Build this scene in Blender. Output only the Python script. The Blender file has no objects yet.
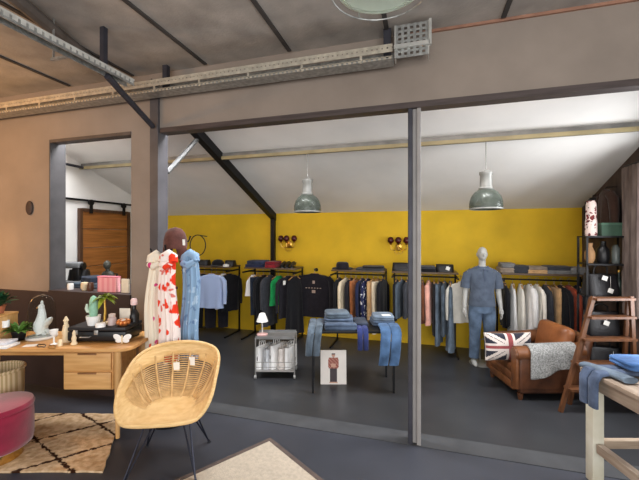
import bpy, bmesh, math, random
from mathutils import Vector, Matrix, Euler
from math import sin, cos, pi, radians, sqrt, atan2, exp
random.seed(7)
SC = bpy.context.scene
COL = SC.collection
H = 1.75            # eye height
TH = math.atan2(102, 350)
CT, ST = cos(TH), sin(TH)
FPX = 350.0

def W(R, F, z=0.0):                       # right / forward of the viewpoint -> world
    return Vector((F * -ST + R * CT, F * CT + R * ST, z))
def PF(px, F, z=0.0):
    return W((px - 320) / FPX * F, F, z)
def FL(px, py, z=0.0):                    # point on the level z
    F = (H - z) * FPX / (py - 236)
    return PF(px, F, z)
def XY(px, Y):                            # x of a column on the plane y = Y
    u = (px - 320) / FPX
    return Y * (-ST + CT * u) / (CT + ST * u)
def FY(px, Y):
    u = (px - 320) / FPX
    return Y / (CT + ST * u)
def ZY(px, py, Y):
    return H + (236 - py) / FPX * FY(px, Y)

# ---------------------------------------------------------------- mesh builder
class MB:
    def __init__(self):
        self.bm = bmesh.new()
        self.mi = 0
    def _new(self, vs):
        return [self.bm.verts.new(v) for v in vs]
    def face(self, vs):
        try:
            f = self.bm.faces.new(vs); f.material_index = self.mi; return f
        except ValueError:
            return None
    def box(self, c, s, rz=0.0, bev=0.0, seg=2, M=None):
        c = Vector(c)
        R = M if M is not None else Matrix.Rotation(rz, 3, 'Z')
        pts = []
        for z in (-.5, .5):
            for x, y in ((-.5, -.5), (.5, -.5), (.5, .5), (-.5, .5)):
                pts.append(c + R @ Vector((x * s[0], y * s[1], z * s[2])))
        v = self._new(pts)
        fs = [self.face([v[i] for i in q]) for q in ((3, 2, 1, 0), (4, 5, 6, 7), (0, 1, 5, 4), (1, 2, 6, 5), (2, 3, 7, 6), (3, 0, 4, 7))]
        if bev > 0:
            es = list({e for f in fs for e in f.edges})
            r = bmesh.ops.bevel(self.bm, geom=es, offset=bev, segments=seg, profile=.5, affect='EDGES')
            for f in r['faces']: f.material_index = self.mi
        return self
    def prism(self, pts, d):
        a = self._new(pts); d = Vector(d)
        b = self._new([Vector(p) + d for p in pts])
        self.face(a[::-1]); self.face(b)
        n = len(a)
        for i in range(n):
            self.face([a[i], a[(i + 1) % n], b[(i + 1) % n], b[i]])
        return self
    def loft(self, rings, cap=True, closed=True, loop=False):
        vs = [self._new(r) for r in rings]
        n = len(vs[0])
        m = len(vs)
        for k in range(m if loop else m - 1):
            a, b = vs[k], vs[(k + 1) % m]
            for i in range(n if closed else n - 1):
                j = (i + 1) % n
                self.face([a[i], a[j], b[j], b[i]])
        if cap and not loop:
            self.face(vs[0][::-1]); self.face(vs[-1])
        return self
    def tube(self, pts, r, n=8, closed=False, flat=1.0):
        pts = [Vector(p) for p in pts]
        m = len(pts)
        rs = r if isinstance(r, (list, tuple)) else [r] * m
        up = None; rings = []
        for i in range(m):
            if closed: t = pts[(i + 1) % m] - pts[i - 1]
            else: t = pts[min(i + 1, m - 1)] - pts[max(i - 1, 0)]
            if t.length < 1e-9: t = Vector((0, 0, 1))
            t.normalize()
            if up is None:
                up = Vector((0, 0, 1)) if abs(t.z) < .9 else Vector((0, 1, 0))
            a = t.cross(up)
            if a.length < 1e-6: a = t.cross(Vector((1, 0, 0)))
            a.normalize(); b = a.cross(t).normalized(); up = b
            rings.append([pts[i] + (a * cos(2 * pi * k / n) + b * sin(2 * pi * k / n) * flat) * rs[i] for k in range(n)])
        return self.loft(rings, cap=not closed, loop=closed)
    def cyl(self, p0, p1, r0, r1=None, n=16):
        return self.tube([p0, p1], [r0, r0 if r1 is None else r1], n)
    def lathe(self, prof, c=(0, 0, 0), n=24, sx=1, sy=1, loop=False):
        c = Vector(c)
        rings = [[c + Vector((max(r, 1e-4) * cos(2 * pi * k / n) * sx, max(r, 1e-4) * sin(2 * pi * k / n) * sy, z)) for k in range(n)] for r, z in prof]
        return self.loft(rings, loop=loop)
    def ball(self, c, r, n=14, m=9, M=None):
        c = Vector(c)
        if not isinstance(r, (list, tuple)): r = (r, r, r)
        M = M or Matrix.Identity(3)
        rings = []
        for j in range(m + 1):
            a = -pi / 2 + pi * j / m
            q = max(cos(a), 1e-3)
            rings.append([c + M @ Vector((r[0] * q * cos(2 * pi * k / n), r[1] * q * sin(2 * pi * k / n), r[2] * sin(a))) for k in range(n)])
        return self.loft(rings)
    def build(self, name, mat, parent=None, smooth=True, loc=None, rz=0.0, ang=.75):
        bm = self.bm
        bmesh.ops.recalc_face_normals(bm, faces=bm.faces[:])
        if smooth:
            for f in bm.faces: f.smooth = True
            for e in bm.edges:
                if len(e.link_faces) == 2 and e.calc_face_angle(0) > ang: e.smooth = False
        me = bpy.data.meshes.new(name)
        bm.to_mesh(me); bm.free()
        for m in (mat if isinstance(mat, (list, tuple)) else [mat]): me.materials.append(m)
        o = bpy.data.objects.new(name, me); COL.objects.link(o)
        if parent is not None: o.parent = parent
        if loc is not None: o.location = loc
        o.rotation_euler.z = rz
        return o

def tag(o, label, cat, group=None):
    o['label'] = label; o['category'] = cat
    if group: o['group'] = group
    return o
def thing(name, label, cat, loc=(0, 0, 0), rz=0.0, group=None):
    o = bpy.data.objects.new(name, None); COL.objects.link(o)
    o.empty_display_size = .1
    o.location = loc; o.rotation_euler.z = rz
    return tag(o, label, cat, group)
def struct(o, label=None):
    o['kind'] = 'structure'
    if label: o['label'] = label
    return o
def dup(root, loc, rz, label, group=None):
    r = root.copy(); COL.objects.link(r); r.location = loc; r.rotation_euler.z = rz; r['label'] = label
    if group: r['group'] = group
    for ch in list(root.children):
        c = ch.copy(); COL.objects.link(c); c.parent = r
        for g in list(ch.children):
            d = g.copy(); COL.objects.link(d); d.parent = c
    return r

# ---------------------------------------------------------------- materials
def lin(c):
    return tuple(((v / 255) / 12.92 if v / 255 <= .04045 else ((v / 255 + .055) / 1.055) ** 2.4) for v in c) + (1,)
_M = {}
def mat(name, rgb, rough=.6, metal=0.0, var=.12, scale=8.0, bump=0.0, bscale=60.0, spec=.5, rgb2=None, detail=4.0, stretch=None, sheen=0.0, trans=0.0, ior=1.45, coat=0.0, alpha=1.0):
    if name in _M: return _M[name]
    m = bpy.data.materials.new(name); m.use_nodes = True
    nt = m.node_tree; N = nt.nodes; L = nt.links
    b = N['Principled BSDF']
    b.inputs['Roughness'].default_value = rough; b.inputs['Metallic'].default_value = metal
    b.inputs['Specular IOR Level'].default_value = spec
    b.inputs['Sheen Weight'].default_value = sheen
    b.inputs['Transmission Weight'].default_value = trans; b.inputs['IOR'].default_value = ior
    b.inputs['Coat Weight'].default_value = coat
    b.inputs['Alpha'].default_value = alpha
    tc = N.new('ShaderNodeTexCoord'); mp = N.new('ShaderNodeMapping')
    L.new(tc.outputs['Object'], mp.inputs['Vector'])
    if stretch: mp.inputs['Scale'].default_value = stretch
    nz = N.new('ShaderNodeTexNoise'); nz.inputs['Scale'].default_value = scale; nz.inputs['Detail'].default_value = detail
    L.new(mp.outputs[0], nz.inputs['Vector'])
    rp = N.new('ShaderNodeValToRGB')
    c = lin(rgb)
    if rgb2 is None:
        a = tuple(max(0, v * (1 - var * 1.6)) for v in c[:3]) + (1,); d = tuple(min(1, v * (1 + var * 1.6)) for v in c[:3]) + (1,)
    else: a, d = c, lin(rgb2)
    rp.color_ramp.elements[0].color = a; rp.color_ramp.elements[0].position = .3
    rp.color_ramp.elements[1].color = d; rp.color_ramp.elements[1].position = .7
    L.new(nz.outputs['Fac'], rp.inputs['Fac']); L.new(rp.outputs[0], b.inputs['Base Color'])
    if bump:
        n2 = N.new('ShaderNodeTexNoise'); n2.inputs['Scale'].default_value = bscale; n2.inputs['Detail'].default_value = 3
        L.new(mp.outputs[0], n2.inputs['Vector'])
        bp = N.new('ShaderNodeBump'); bp.inputs['Strength'].default_value = bump; bp.inputs['Distance'].default_value = .01
        L.new(n2.outputs['Fac'], bp.inputs['Height']); L.new(bp.outputs[0], b.inputs['Normal'])
    _M[name] = m
    return m
def fabric(name, rgb, var=.12, **k):
    return mat('cloth_' + name, rgb, rough=.9, var=var, scale=14, bump=.35, bscale=40, spec=.15, sheen=.15, **k)
def wood(name, rgb, rgb2, rough=.45, stretch=(1, 14, 14), scale=3.0, bump=.1):
    return mat('wood_' + name, rgb, rgb2=rgb2, rough=rough, scale=scale, stretch=stretch, detail=6, bump=bump, bscale=8)
def floral(name, base, spots, scale=7.0, size=.42):
    """cloth with blobs of colour; spots = list of (rgb, size)"""
    m = bpy.data.materials.new(name); m.use_nodes = True
    nt = m.node_tree; N = nt.nodes; L = nt.links
    b = N['Principled BSDF']; b.inputs['Roughness'].default_value = .9; b.inputs['Specular IOR Level'].default_value = .15
    tc = N.new('ShaderNodeTexCoord')
    prev = None
    for i, (rgb, sz) in enumerate(spots):
        mp = N.new('ShaderNodeMapping'); mp.inputs['Location'].default_value = (i * 3.3, i * 1.7, i * 5.1); L.new(tc.outputs['Object'], mp.inputs[0])
        nz = N.new('ShaderNodeTexNoise'); nz.inputs['Scale'].default_value = 9; L.new(mp.outputs[0], nz.inputs['Vector'])
        ad = N.new('ShaderNodeVectorMath'); ad.operation = 'MULTIPLY_ADD'; L.new(nz.outputs['Color'], ad.inputs[0]); ad.inputs[1].default_value = (.12,) * 3; L.new(mp.outputs[0], ad.inputs[2])
        vo = N.new('ShaderNodeTexVoronoi'); vo.inputs['Scale'].default_value = scale * (1 + .35 * i); L.new(ad.outputs[0], vo.inputs['Vector'])
        rp = N.new('ShaderNodeValToRGB'); rp.color_ramp.elements[0].position = sz; rp.color_ramp.elements[0].color = (1, 1, 1, 1)
        rp.color_ramp.elements[1].position = sz + .04; rp.color_ramp.elements[1].color = (0, 0, 0, 1)
        L.new(vo.outputs['Distance'], rp.inputs[0])
        mx = N.new('ShaderNodeMix'); mx.data_type = 'RGBA'
        L.new(rp.outputs[0], mx.inputs[0])
        if prev is None: mx.inputs[6].default_value = lin(base)
        else: L.new(prev, mx.inputs[6])
        mx.inputs[7].default_value = lin(rgb); prev = mx.outputs[2]
    L.new(prev, b.inputs['Base Color'])
    return m
def stripes(name, c1, c2, freq, axis=(1, 0, 0), rough=.9):
    m = bpy.data.materials.new(name); m.use_nodes = True
    nt = m.node_tree; N = nt.nodes; L = nt.links
    b = N['Principled BSDF']; b.inputs['Roughness'].default_value = rough; b.inputs['Specular IOR Level'].default_value = .2
    tc = N.new('ShaderNodeTexCoord'); dt = N.new('ShaderNodeVectorMath'); dt.operation = 'DOT_PRODUCT'; dt.inputs[1].default_value = axis
    L.new(tc.outputs['Object'], dt.inputs[0])
    mu = N.new('ShaderNodeMath'); mu.operation = 'MULTIPLY'; mu.inputs[1].default_value = freq; L.new(dt.outputs['Value'], mu.inputs[0])
    fr = N.new('ShaderNodeMath'); fr.operation = 'FRACT'; L.new(mu.outputs[0], fr.inputs[0])
    rp = N.new('ShaderNodeValToRGB'); rp.color_ramp.interpolation = 'LINEAR'
    rp.color_ramp.elements[0].position = .4; rp.color_ramp.elements[0].color = lin(c1)
    rp.color_ramp.elements[1].position = .6; rp.color_ramp.elements[1].color = lin(c2)
    L.new(fr.outputs[0], rp.inputs[0]); L.new(rp.outputs[0], b.inputs['Base Color'])
    return m
def denim(name, rgb):
    return mat('denim_' + name, tuple(int(v * .84) for v in rgb), rough=.9, var=.28, scale=9, bump=.4, bscale=55, spec=.15, sheen=.1)
EMPTYM = None
white_p = mat('white_plastic', (232, 230, 225), .4, var=.03)
black_m = mat('black_steel', (28, 28, 30), .45, metal=.6, var=.1)
dark_m = mat('dark_steel', (62, 62, 70), .5, metal=.4, var=.15)
galv = mat('galvanised_steel', (176, 178, 176), .42, metal=.75, var=.18, scale=25)
alu = mat('aluminium', (170, 168, 165), .4, metal=.7, var=.06)
paper = mat('white_paper', (238, 236, 230), .8, var=.02)
brass = mat('brass', (200, 160, 80), .3, metal=1, var=.08)
black_pl = mat('black_plastic', (22, 22, 24), .35, var=.1)
# ================================================================ the setting
YP0, YP1, YB, XL, XR = 3.04, 3.22, 5.90, -5.0, 2.22
ZC, ZH = 3.45, 2.82
wall_m = mat('taupe_plaster', (142, 130, 120), .85, var=.07, scale=2.2, bump=.15, bscale=30)
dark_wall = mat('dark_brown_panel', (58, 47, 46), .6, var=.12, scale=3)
yellow = mat('yellow_paint', (222, 182, 34), .75, var=.06, scale=2.5, bump=.1, bscale=25)
white_w = mat('white_paint', (226, 224, 220), .85, var=.03, scale=2)
ceil_m = mat('grey_ceiling_felt', (172, 165, 158), .9, var=.14, scale=3.5, bump=.3, bscale=50)
floor_b = mat('charcoal_floor_paint', (50, 51, 54), .34, var=.10, scale=1.6, spec=.4, detail=7, bump=.04, bscale=6)
floor_f = mat('slate_floor_paint', (60, 62, 70), .42, var=.10, scale=1.8, spec=.4, detail=7, bump=.04, bscale=6)
seam_m = mat('seam_dark', (70, 66, 64), .8)
rust_m = mat('rust_trim', (150, 110, 90), .7)
rightw = mat('dark_stained_boards', (44, 34, 30), rgb2=(92, 76, 68), rough=.8, scale=2.2, stretch=(3, 3, .7), detail=7)

def S(name, mb, m, smooth=False, label=None):
    return struct(mb.build(name, m, smooth=smooth), label)
def bb(x0, x1, y0, y1, z0, z1):
    return MB().box(((x0 + x1) / 2, (y0 + y1) / 2, (z0 + z1) / 2), (x1 - x0, y1 - y0, z1 - z0))
S('floor_front', bb(-7.5, 6.0, -3.5, YP0 - .02, -.1, 0), floor_f)
S('floor_back', bb(XL, XR, YP1 - .0, YB, -.1, 0), floor_b)
S('trim_threshold', bb(-2.61, 4.0, YP0 - .02, YP1, -.1, .006), mat('threshold_paint', (64, 65, 68), .5, var=.12, scale=5))
S('ceiling', bb(-7.5, 4.0, -3.5, YP0, ZC, ZC + .12), ceil_m)
mb = MB()
for k in range(-4, 6):
    x = -.275 + .885 * k
    mb.box((x, -.2, ZC - .006), (.035, 6.4, .014))
S('trim_ceiling_seam', mb, seam_m)
S('trim_cornice', bb(-.1, 4.0, YP0 - .02, YP0, ZC - .022, ZC), rust_m)
# the partition between the two rooms
S('wall_partition_header', bb(-6.6, 4.0, YP0, YP0 + .10, ZH + .05, ZC + .12), wall_m)
S('wall_partition_left', bb(-6.6, -4.17, YP0, YP1, 0, ZH + .05), wall_m)
S('wall_partition_pier', bb(-2.99, -2.72, YP0, YP0 + .12, 0, ZH + .05), wall_m)
S('wall_partition_sill', bb(-4.17, -2.99, YP0, YP1, 0, 1.10), dark_wall)
S('wall_partition_right', bb(XR + .02, 4.0, YP0, YP1, 0, ZH + .05), wall_m)
S('wall_left_front', bb(-6.7, -6.6, -3.5, YP1, 0, ZC + .12), wall_m)
S('trim_sill', bb(-4.16, -2.99, YP0 - .02, YP1 + .02, 1.10, 1.12), dark_wall)
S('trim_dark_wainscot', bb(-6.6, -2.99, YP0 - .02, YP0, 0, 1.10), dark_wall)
jm = mat('grey_jamb_paint', (80, 78, 80), .6, var=.08)
S('trim_jamb', bb(-4.17, -4.155, YP0 - .004, YP1 + .004, 1.12, ZH + .05), jm)
S('trim_window_head', bb(-4.155, -2.99, YP0 - .01, YP0 + .10, ZH + .015, ZH + .05), mat('head_trim_paint', (82, 74, 72), .6))
lint = mat('lintel_steel', (78, 68, 66), .55, metal=.3, var=.15, scale=12, stretch=(.3, 3, 3))
S('trim_lintel', bb(-2.60, 4.0, YP0 - .02, YP0 + .09, ZH, ZH + .05), lint)
# posts of the opening: flange, web, flange like a steel section
def hpost(name, x, w, z1, m, m2):
    mb = MB()
    mb.box((x - w * .32, YP0 + .04, z1 / 2), (w * .36, .11, z1), bev=.006)
    S(name, mb, m)
    mb = MB(); mb.box((x + w * .02, YP0 + .055, z1 / 2), (w * .32, .07, z1)); mb.box((x + w * .34, YP0 + .04, z1 / 2), (w * .32, .10, z1), bev=.006)
    S(name + '_flange', mb, m2)
hpost('trim_post_middle', -.057, .105, ZH, dark_m, mat('post_grey_paint', (150, 146, 144), .5, var=.05))
S('trim_post_corner', bb(-2.72, -2.62, YP0 - .03, YP0 + .12, 0, 3.36), mat('post_blue_grey', (82, 80, 84), .5, var=.1, scale=5))
S('trim_joint', MB().box((-2.72, YP0 - .004, 3.1), (.012, .012, .6)), seam_m)
# back room
S('wall_back_yellow', bb(XL, XR, YB, YB + .1, 0, 2.16), yellow)
S('wall_left_back', MB().prism([(XL, YP1, 0), (XL, YB, 0), (XL, YB, 2.3), (XL, YP1, 3.35)], (-.1, 0, 0)), white_w)
def rz_(y): return 2.16 + .39 * (YB - y)
# right wall: end boards, with an unseen window added near the partition for light
def rw(y0, y1, z0a, z1a=None, z0b=None, z1b=None):
    return MB().prism([(XR, y0, z0a), (XR, y1, z0a if z0b is None else z0b), (XR, y1, rz_(y1) + .05 if z1b is None else z1b), (XR, y0, rz_(y0) + .05 if z1a is None else z1a)], (.1, 0, 0))
S('wall_right_boards', rw(4.35, YB, 0), rightw)
S('wall_right_below_opening', rw(YP1, 4.35, 0, .7, 0, .7), rightw)
S('wall_right_above_opening', rw(YP1, 4.35, 2.5), rightw)
mb = MB()
for (y, z, sy, sz) in ((3.25, 1.6, .05, 1.8), (4.32, 1.6, .05, 1.8), (3.79, .725, 1.1, .05), (3.79, 2.475, 1.1, .05), (3.79, 1.6, .04, 1.75)):
    mb.box((XR + .05, y, z), (.06, sy, sz))
S('added_window', mb, dark_m)  # frame of the unseen window, added to let light into the back room
# sloping roof with unseen openings added behind the header to let light in
def slab(x0, x1, y0, y1):
    return MB().prism([(x0, y0, rz_(y0)), (x1, y0, rz_(y0)), (x1, y1, rz_(y1)), (x0, y1, rz_(y1))], (0, 0, .08))
S('ceiling_slope', slab(XL - .1, XR + .1, 3.62, YB + .1), white_w)
S('ceiling_slope_end', slab(XL - .1, -4.7, YP1, 3.62), white_w)
S('ceiling_slope_left', slab(-3.2, -2.2, YP1, 3.62), white_w)
S('ceiling_slope_middle', slab(-.9, -.1, YP1, 3.62), white_w)
S('ceiling_slope_right', slab(1.4, XR + .1, YP1, 3.62), white_w)
# steelwork in the back room
purl = mat('purlin_paint', (122, 122, 120), .5, metal=.3, var=.15, scale=6)
S('trim_purlin', bb(XL + .02, XR - .02, 4.10, 4.18, 2.775, 2.85), purl)
S('trim_purlin_batten', bb(XL + .02, XR - .02, 4.07, 4.10, 2.76, 2.80), mat('batten_pine', (150, 138, 104), .6, var=.15, scale=4))
xr_ = -2.58
mb = MB()
d = Vector((0, 1, -.39)).normalized()
mb.prism([(xr_ - .045, 3.3, rz_(3.3) - .12), (xr_ - .045, YB - .01, 2.03), (xr_ - .045, YB - .01, 2.155), (xr_ - .045, 3.3, rz_(3.3) - .005)], (.09, 0, 0))
S('trim_rafter', mb, black_m)
S('trim_rafter_post', bb(xr_ - .035, xr_ + .035, YB - .09, YB - .01, 0, 2.05), black_m)
mb = MB(); mb.tube([(-2.645, YP0 + .14, 2.44), (-2.60, 3.72, 2.99)], .026, 6)
S('trim_brace', mb, mat('brace_grey', (96, 96, 96), .5, metal=.3))
mb = MB(); mb.tube([(-4.95, 3.45, 2.8), (-4.9, 4.12, 2.78)], .02, 6); 
S('trim_brace_left', mb, dark_m)
# barn door on the left wall
bd = thing('barn_door', 'brown plank sliding barn door hung on the white end wall', 'door', (XL, 4.52, 0))
mb = MB()
for k in range(7):
    mb.box((.035, 0, .12 + .145 + k * .29), (.03, .86, .285), bev=.006)
mb.build('door_panel', wood('barn', (120, 72, 30), (158, 100, 48), stretch=(6, .8, 10), scale=3), bd, smooth=False)
mb = MB()
for y in (-.45, .45): mb.box((.045, y, 1.135), (.05, .05, 2.07))
for z in (.13, 2.15): mb.box((.045, 0, z), (.05, .86, .05))
mb.build('door_frame', wood('barn_dark', (62, 40, 28), (88, 58, 38), stretch=(10, 10, 1)), bd, smooth=False)
for y in (-.3, .32):
    mb = MB(); mb.box((.085, y, 2.18), (.012, .05, .16)); mb.cyl((.065, y, 2.27), (.095, y, 2.27), .045, n=14)
    mb.build('roller', black_m, bd)
mb = MB(); mb.box((.03, -.2, 2.30), (.025, 2.0, .03)); mb.build('track', black_m, bd, smooth=False)

# front-room steelwork
ct = thing('cable_tray', 'long perforated metal cable tray running along the top of the partition', 'cable tray', (0, 2.83, 3.16))
x0, x1 = -6.3, -.22
mb = MB()
mb.box(((x0 + x1) / 2, .06, .0), (x1 - x0, .14, .008))
mb.box(((x0 + x1) / 2, .13, .055), (x1 - x0, .008, .11))
mb.build('tray', galv, ct, smooth=False)
mb = MB()
n = 150
for k in range(n):
    x = x0 + (x1 - x0) * (k + .5) / n
    mb.box((x, -.012, .082), (.03, .006, .014)); mb.box((x, -.012, .004), (.022, .006, .022))
mb.box(((x0 + x1) / 2, -.012, .1), (x1 - x0, .006, .024)); mb.box(((x0 + x1) / 2, -.012, .062), (x1 - x0, .006, .028)); mb.box(((x0 + x1) / 2, -.012, .014), (x1 - x0, .006, .006))
for k in range(12): mb.box((x0 + (x1 - x0) * (k + .5) / 12, -.008, .05), (.02, .004, .12))
mb.build('perforated_lip', mat('zinc_lip', (200, 192, 176), .45, metal=.5, var=.12, scale=20), ct, smooth=False)
for x, w in ((-.27, .06), (-2.45, .05)):
    mb = MB(); mb.box((x, .1, .2), (w, .05, .26)); mb.build('hanger_bracket', dark_m, ct, smooth=False)
# vertical perforated section at the tray's end
vt = thing('cable_riser', 'perforated galvanised box at the end of the cable tray beside the big lamp', 'cable tray', (-.075, 2.86, 3.17))
mb = MB()
for k in range(6):
    mb.box((-.115 + .046 * k, 0, .13), (.022, .012, .26))
for k in range(7):
    mb.box((0, .0, .008 + .04 * k), (.25, .010, .018))
mb.build('mesh_panel', galv, vt, smooth=False)
mb = MB(); mb.box((-.128, .04, .13), (.008, .1, .26)); mb.box((.128, .04, .13), (.008, .1, .26)); mb.box((0, -.02, .08), (.27, .03, .03)); mb.box((.14, -.02, .16), (.02, .03, .2))
mb.build('edge_bracket', mat('zinc_light', (205, 205, 200), .4, metal=.5, var=.1), vt, smooth=False)
st = thing('ceiling_strut', 'perforated galvanised strut hung below the ceiling running towards the corner post', 'metal strut', (-2.47, 0, 3.1))
mb = MB()
mb.box((0, 1.05, .028), (.08, 2.9, .006)); mb.box((-.04, 1.05, 0), (.006, 2.9, .06)); mb.box((.04, 1.05, 0), (.006, 2.9, .06))
mb.build('channel', galv, st, smooth=False)
mb = MB()
mb.box((.0445, 1.05, .02), (.004, 2.9, .014))
for k in range(60): mb.box((.0455, -.36 + .048 * k, .004), (.005, .028, .03))
mb.build('slot_lip', mat('zinc_lip2', (214, 214, 208), .45, metal=.4), st, smooth=False)
mb = MB(); mb.box((-.02, 2.25, .19), (.04, .04, .32)); mb.build('drop_rod', dark_m, st, smooth=False)
mb = MB(); mb.box((-.3, 2.05, .19), (.012, .012, .32)); mb.box((-.17, 2.05, .035), (.3, .02, .02)); mb.build('thin_rod', galv, st, smooth=False)
mb = MB(); mb.tube([(-.02, 2.28, -.03), (-.19, 2.985, -.22)], .028, 6); mb.build('diagonal_brace', dark_m, st)
tag(MB().tube([(-2.35, .6, ZC - .055), (-2.72, 1.80, ZC - .055), (-3.05, 2.75, ZC - .055)], .05, 8).build('ceiling_pipe', mat('pipe_grey', (100, 92, 86), .6)), 'dark grey pipe fixed along the ceiling above the galvanised strut', 'pipe')
tag(MB().ball((0, 0, 0), (.055, .018, .085)).build('wall_oval', dark_wall, loc=(XY(31, YP0), YP0 - .014, ZY(31, 208, YP0))), 'small dark oval mark on the warm lit plaster wall', 'hook')  # flattened dark oval standing in for a dark mark on the wall

# ================================================================ lamps
glass_l = mat('ribbed_glass', (122, 130, 120), .22, var=.08, scale=30, trans=.75, ior=1.3, bump=.3, bscale=30)
glass_g = mat('green_tinted_acrylic', (240, 249, 238), .35, var=.02, scale=30, trans=.75, ior=1.3)
lamp_grey = mat('lamp_grey_enamel', (142, 142, 138), .4, metal=.3, var=.08)
def pendant(loc, top, label, k=1.0, glass=glass_l, guard=False):
    t = thing('pendant_lamp', label, 'lamp', loc, 0)
    mb = MB()
    pr = [(.160, 0), (.165, .03), (.162, .08), (.145, .135), (.112, .18), (.075, .208), (.062, .212), (.06, .206), (.072, .2), (.107, .174), (.139, .13), (.155, .078), (.158, .03), (.154, 0)]
    n = 48
    rings = []
    for r, z in pr:
        rings.append([Vector(((r + .004 * (i % 2)) * k * cos(2 * pi * i / n), (r + .004 * (i % 2)) * k * sin(2 * pi * i / n), z * k)) for i in range(n)])
    mb.loft(rings, cap=False, loop=True)
    sh = mb.build('lamp_shade', glass, t)
    mb = MB(); mb.lathe([(.162 * k, -.006 * k), (.170 * k, -.004 * k), (.171 * k, .008 * k), (.166 * k, .01 * k)], n=40, loop=True)
    mb.build('rim', lamp_grey if not guard else glass, t)
    mb = MB(); mb.lathe([(.07 * k, .205 * k), (.078 * k, .222 * k), (.064 * k, .235 * k), (.06 * k, .36 * k), (.068 * k, .37 * k), (.068 * k, .40 * k), (.03 * k, .415 * k), (.012 * k, .43 * k)], n=24)
    mb.build('housing', lamp_grey, t)
    mb = MB(); mb.ball((0, 0, .12 * k), (.045 * k, .045 * k, .06 * k)); mb.build('bulb', mat('frosted_bulb', (240, 238, 228), .3), t)
    mb = MB(); mb.cyl((0, 0, .42 * k), (0, 0, top - loc[2]), .006, n=8); mb.build('cord', mat('grey_cord', (150, 150, 146), .6), t)
    if guard:
        mb = MB()
        mb.tube([(.19 * k * cos(a), .19 * k * sin(a), -.02) for a in [2 * pi * i / 32 for i in range(32)]], .004, 6, closed=True)
        for i in range(4):
            a = i * pi / 2 + .6
            mb.tube([(.19 * k * cos(a), .19 * k * sin(a), -.02), (.19 * k * cos(a), .19 * k * sin(a), .03), (.12 * k * cos(a), .12 * k * sin(a), .18 * k)], .004, 6)
        mb.build('wire_guard', galv, t)
    return t
for px, py, lb in ((308, 212, 'grey glass pendant lamp above the black sweatshirt hung on the yellow wall'), (486.5, 209, 'grey glass pendant lamp above the standing mannequin')):
    Y = 4.14
    pendant((XY(px, Y), Y, ZY(px, py, Y)), 2.775, lb)
bl = PF(381, 1.6)
pendant((bl.x, bl.y, 2.90), ZC, 'large green tinted acrylic pendant lamp under the grey ceiling', 1.22, glass_g, True)
# ================================================================ front left: desk, stool, rugs, chair
A = TH
# --- berber rug under the desk
def rug_mat():
    m = bpy.data.materials.new('berber_wool'); m.use_nodes = True
    nt = m.node_tree; N = nt.nodes; L = nt.links; b = N['Principled BSDF']; b.inputs['Roughness'].default_value = .95; b.inputs['Specular IOR Level'].default_value = .1
    tc = N.new('ShaderNodeTexCoord')
    nz = N.new('ShaderNodeTexNoise'); nz.inputs['Scale'].default_value = 30; L.new(tc.outputs['Object'], nz.inputs['Vector'])
    wob = N.new('ShaderNodeVectorMath'); wob.operation = 'MULTIPLY_ADD'; L.new(nz.outputs['Color'], wob.inputs[0]); wob.inputs[1].default_value = (.05, .05, 0); L.new(tc.outputs['Object'], wob.inputs[2])
    sp = N.new('ShaderNodeSeparateXYZ'); L.new(wob.outputs[0], sp.inputs[0])
    outs = []
    for sgn in (1, -1):
        a = N.new('ShaderNodeMath'); a.operation = 'MULTIPLY'; a.inputs[1].default_value = 1 / .74; L.new(sp.outputs[0], a.inputs[0])
        c = N.new('ShaderNodeMath'); c.operation = 'MULTIPLY_ADD'; c.inputs[1].default_value = sgn / .50; L.new(sp.outputs[1], c.inputs[0]); L.new(a.outputs[0], c.inputs[2])
        f = N.new('ShaderNodeMath'); f.operation = 'FRACT'; L.new(c.outputs[0], f.inputs[0])
        g = N.new('ShaderNodeMath'); g.operation = 'SUBTRACT'; g.inputs[1].default_value = .5; L.new(f.outputs[0], g.inputs[0])
        h = N.new('ShaderNodeMath'); h.operation = 'ABSOLUTE'; L.new(g.outputs[0], h.inputs[0]); outs.append(h)
    mn = N.new('ShaderNodeMath'); mn.operation = 'MINIMUM'; L.new(outs[0].outputs[0], mn.inputs[0]); L.new(outs[1].outputs[0], mn.inputs[1])
    n2 = N.new('ShaderNodeTexNoise'); n2.inputs['Scale'].default_value = 22; n2.inputs['Detail'].default_value = 3; L.new(tc.outputs['Object'], n2.inputs['Vector'])
    ad = N.new('ShaderNodeMath'); ad.operation = 'MULTIPLY_ADD'; ad.inputs[1].default_value = .10; L.new(n2.outputs['Fac'], ad.inputs[0]); L.new(mn.outputs[0], ad.inputs[2])
    rp = N.new('ShaderNodeValToRGB'); e = rp.color_ramp.elements; e[0].position = .066; e[0].color = lin((74, 56, 52)); e[1].position = .088; e[1].color = (1, 1, 1, 1)
    L.new(ad.outputs[0], rp.inputs[0])
    wl = N.new('ShaderNodeValToRGB'); wl.color_ramp.elements[0].position = .35; wl.color_ramp.elements[0].color = lin((192, 160, 122)); wl.color_ramp.elements[1].position = .62; wl.color_ramp.elements[1].color = lin((222, 194, 158))
    L.new(n2.outputs['Fac'], wl.inputs[0])
    mx = N.new('ShaderNodeMix'); mx.data_type = 'RGBA'; mx.blend_type = 'MULTIPLY'; mx.inputs[0].default_value = 1
    L.new(wl.outputs[0], mx.inputs[6]); L.new(rp.outputs[0], mx.inputs[7]); L.new(mx.outputs[2], b.inputs['Base Color'])
    bp = N.new('ShaderNodeBump'); bp.inputs['Strength'].default_value = .6; bp.inputs['Distance'].default_value = .02; L.new(n2.outputs['Fac'], bp.inputs['Height']); L.new(bp.outputs[0], b.inputs['Normal'])
    return m
random.seed(3)
c0 = W(-1.60, 2.585); c1 = W(-1.86, 3.42); 
mb = MB()
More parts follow.
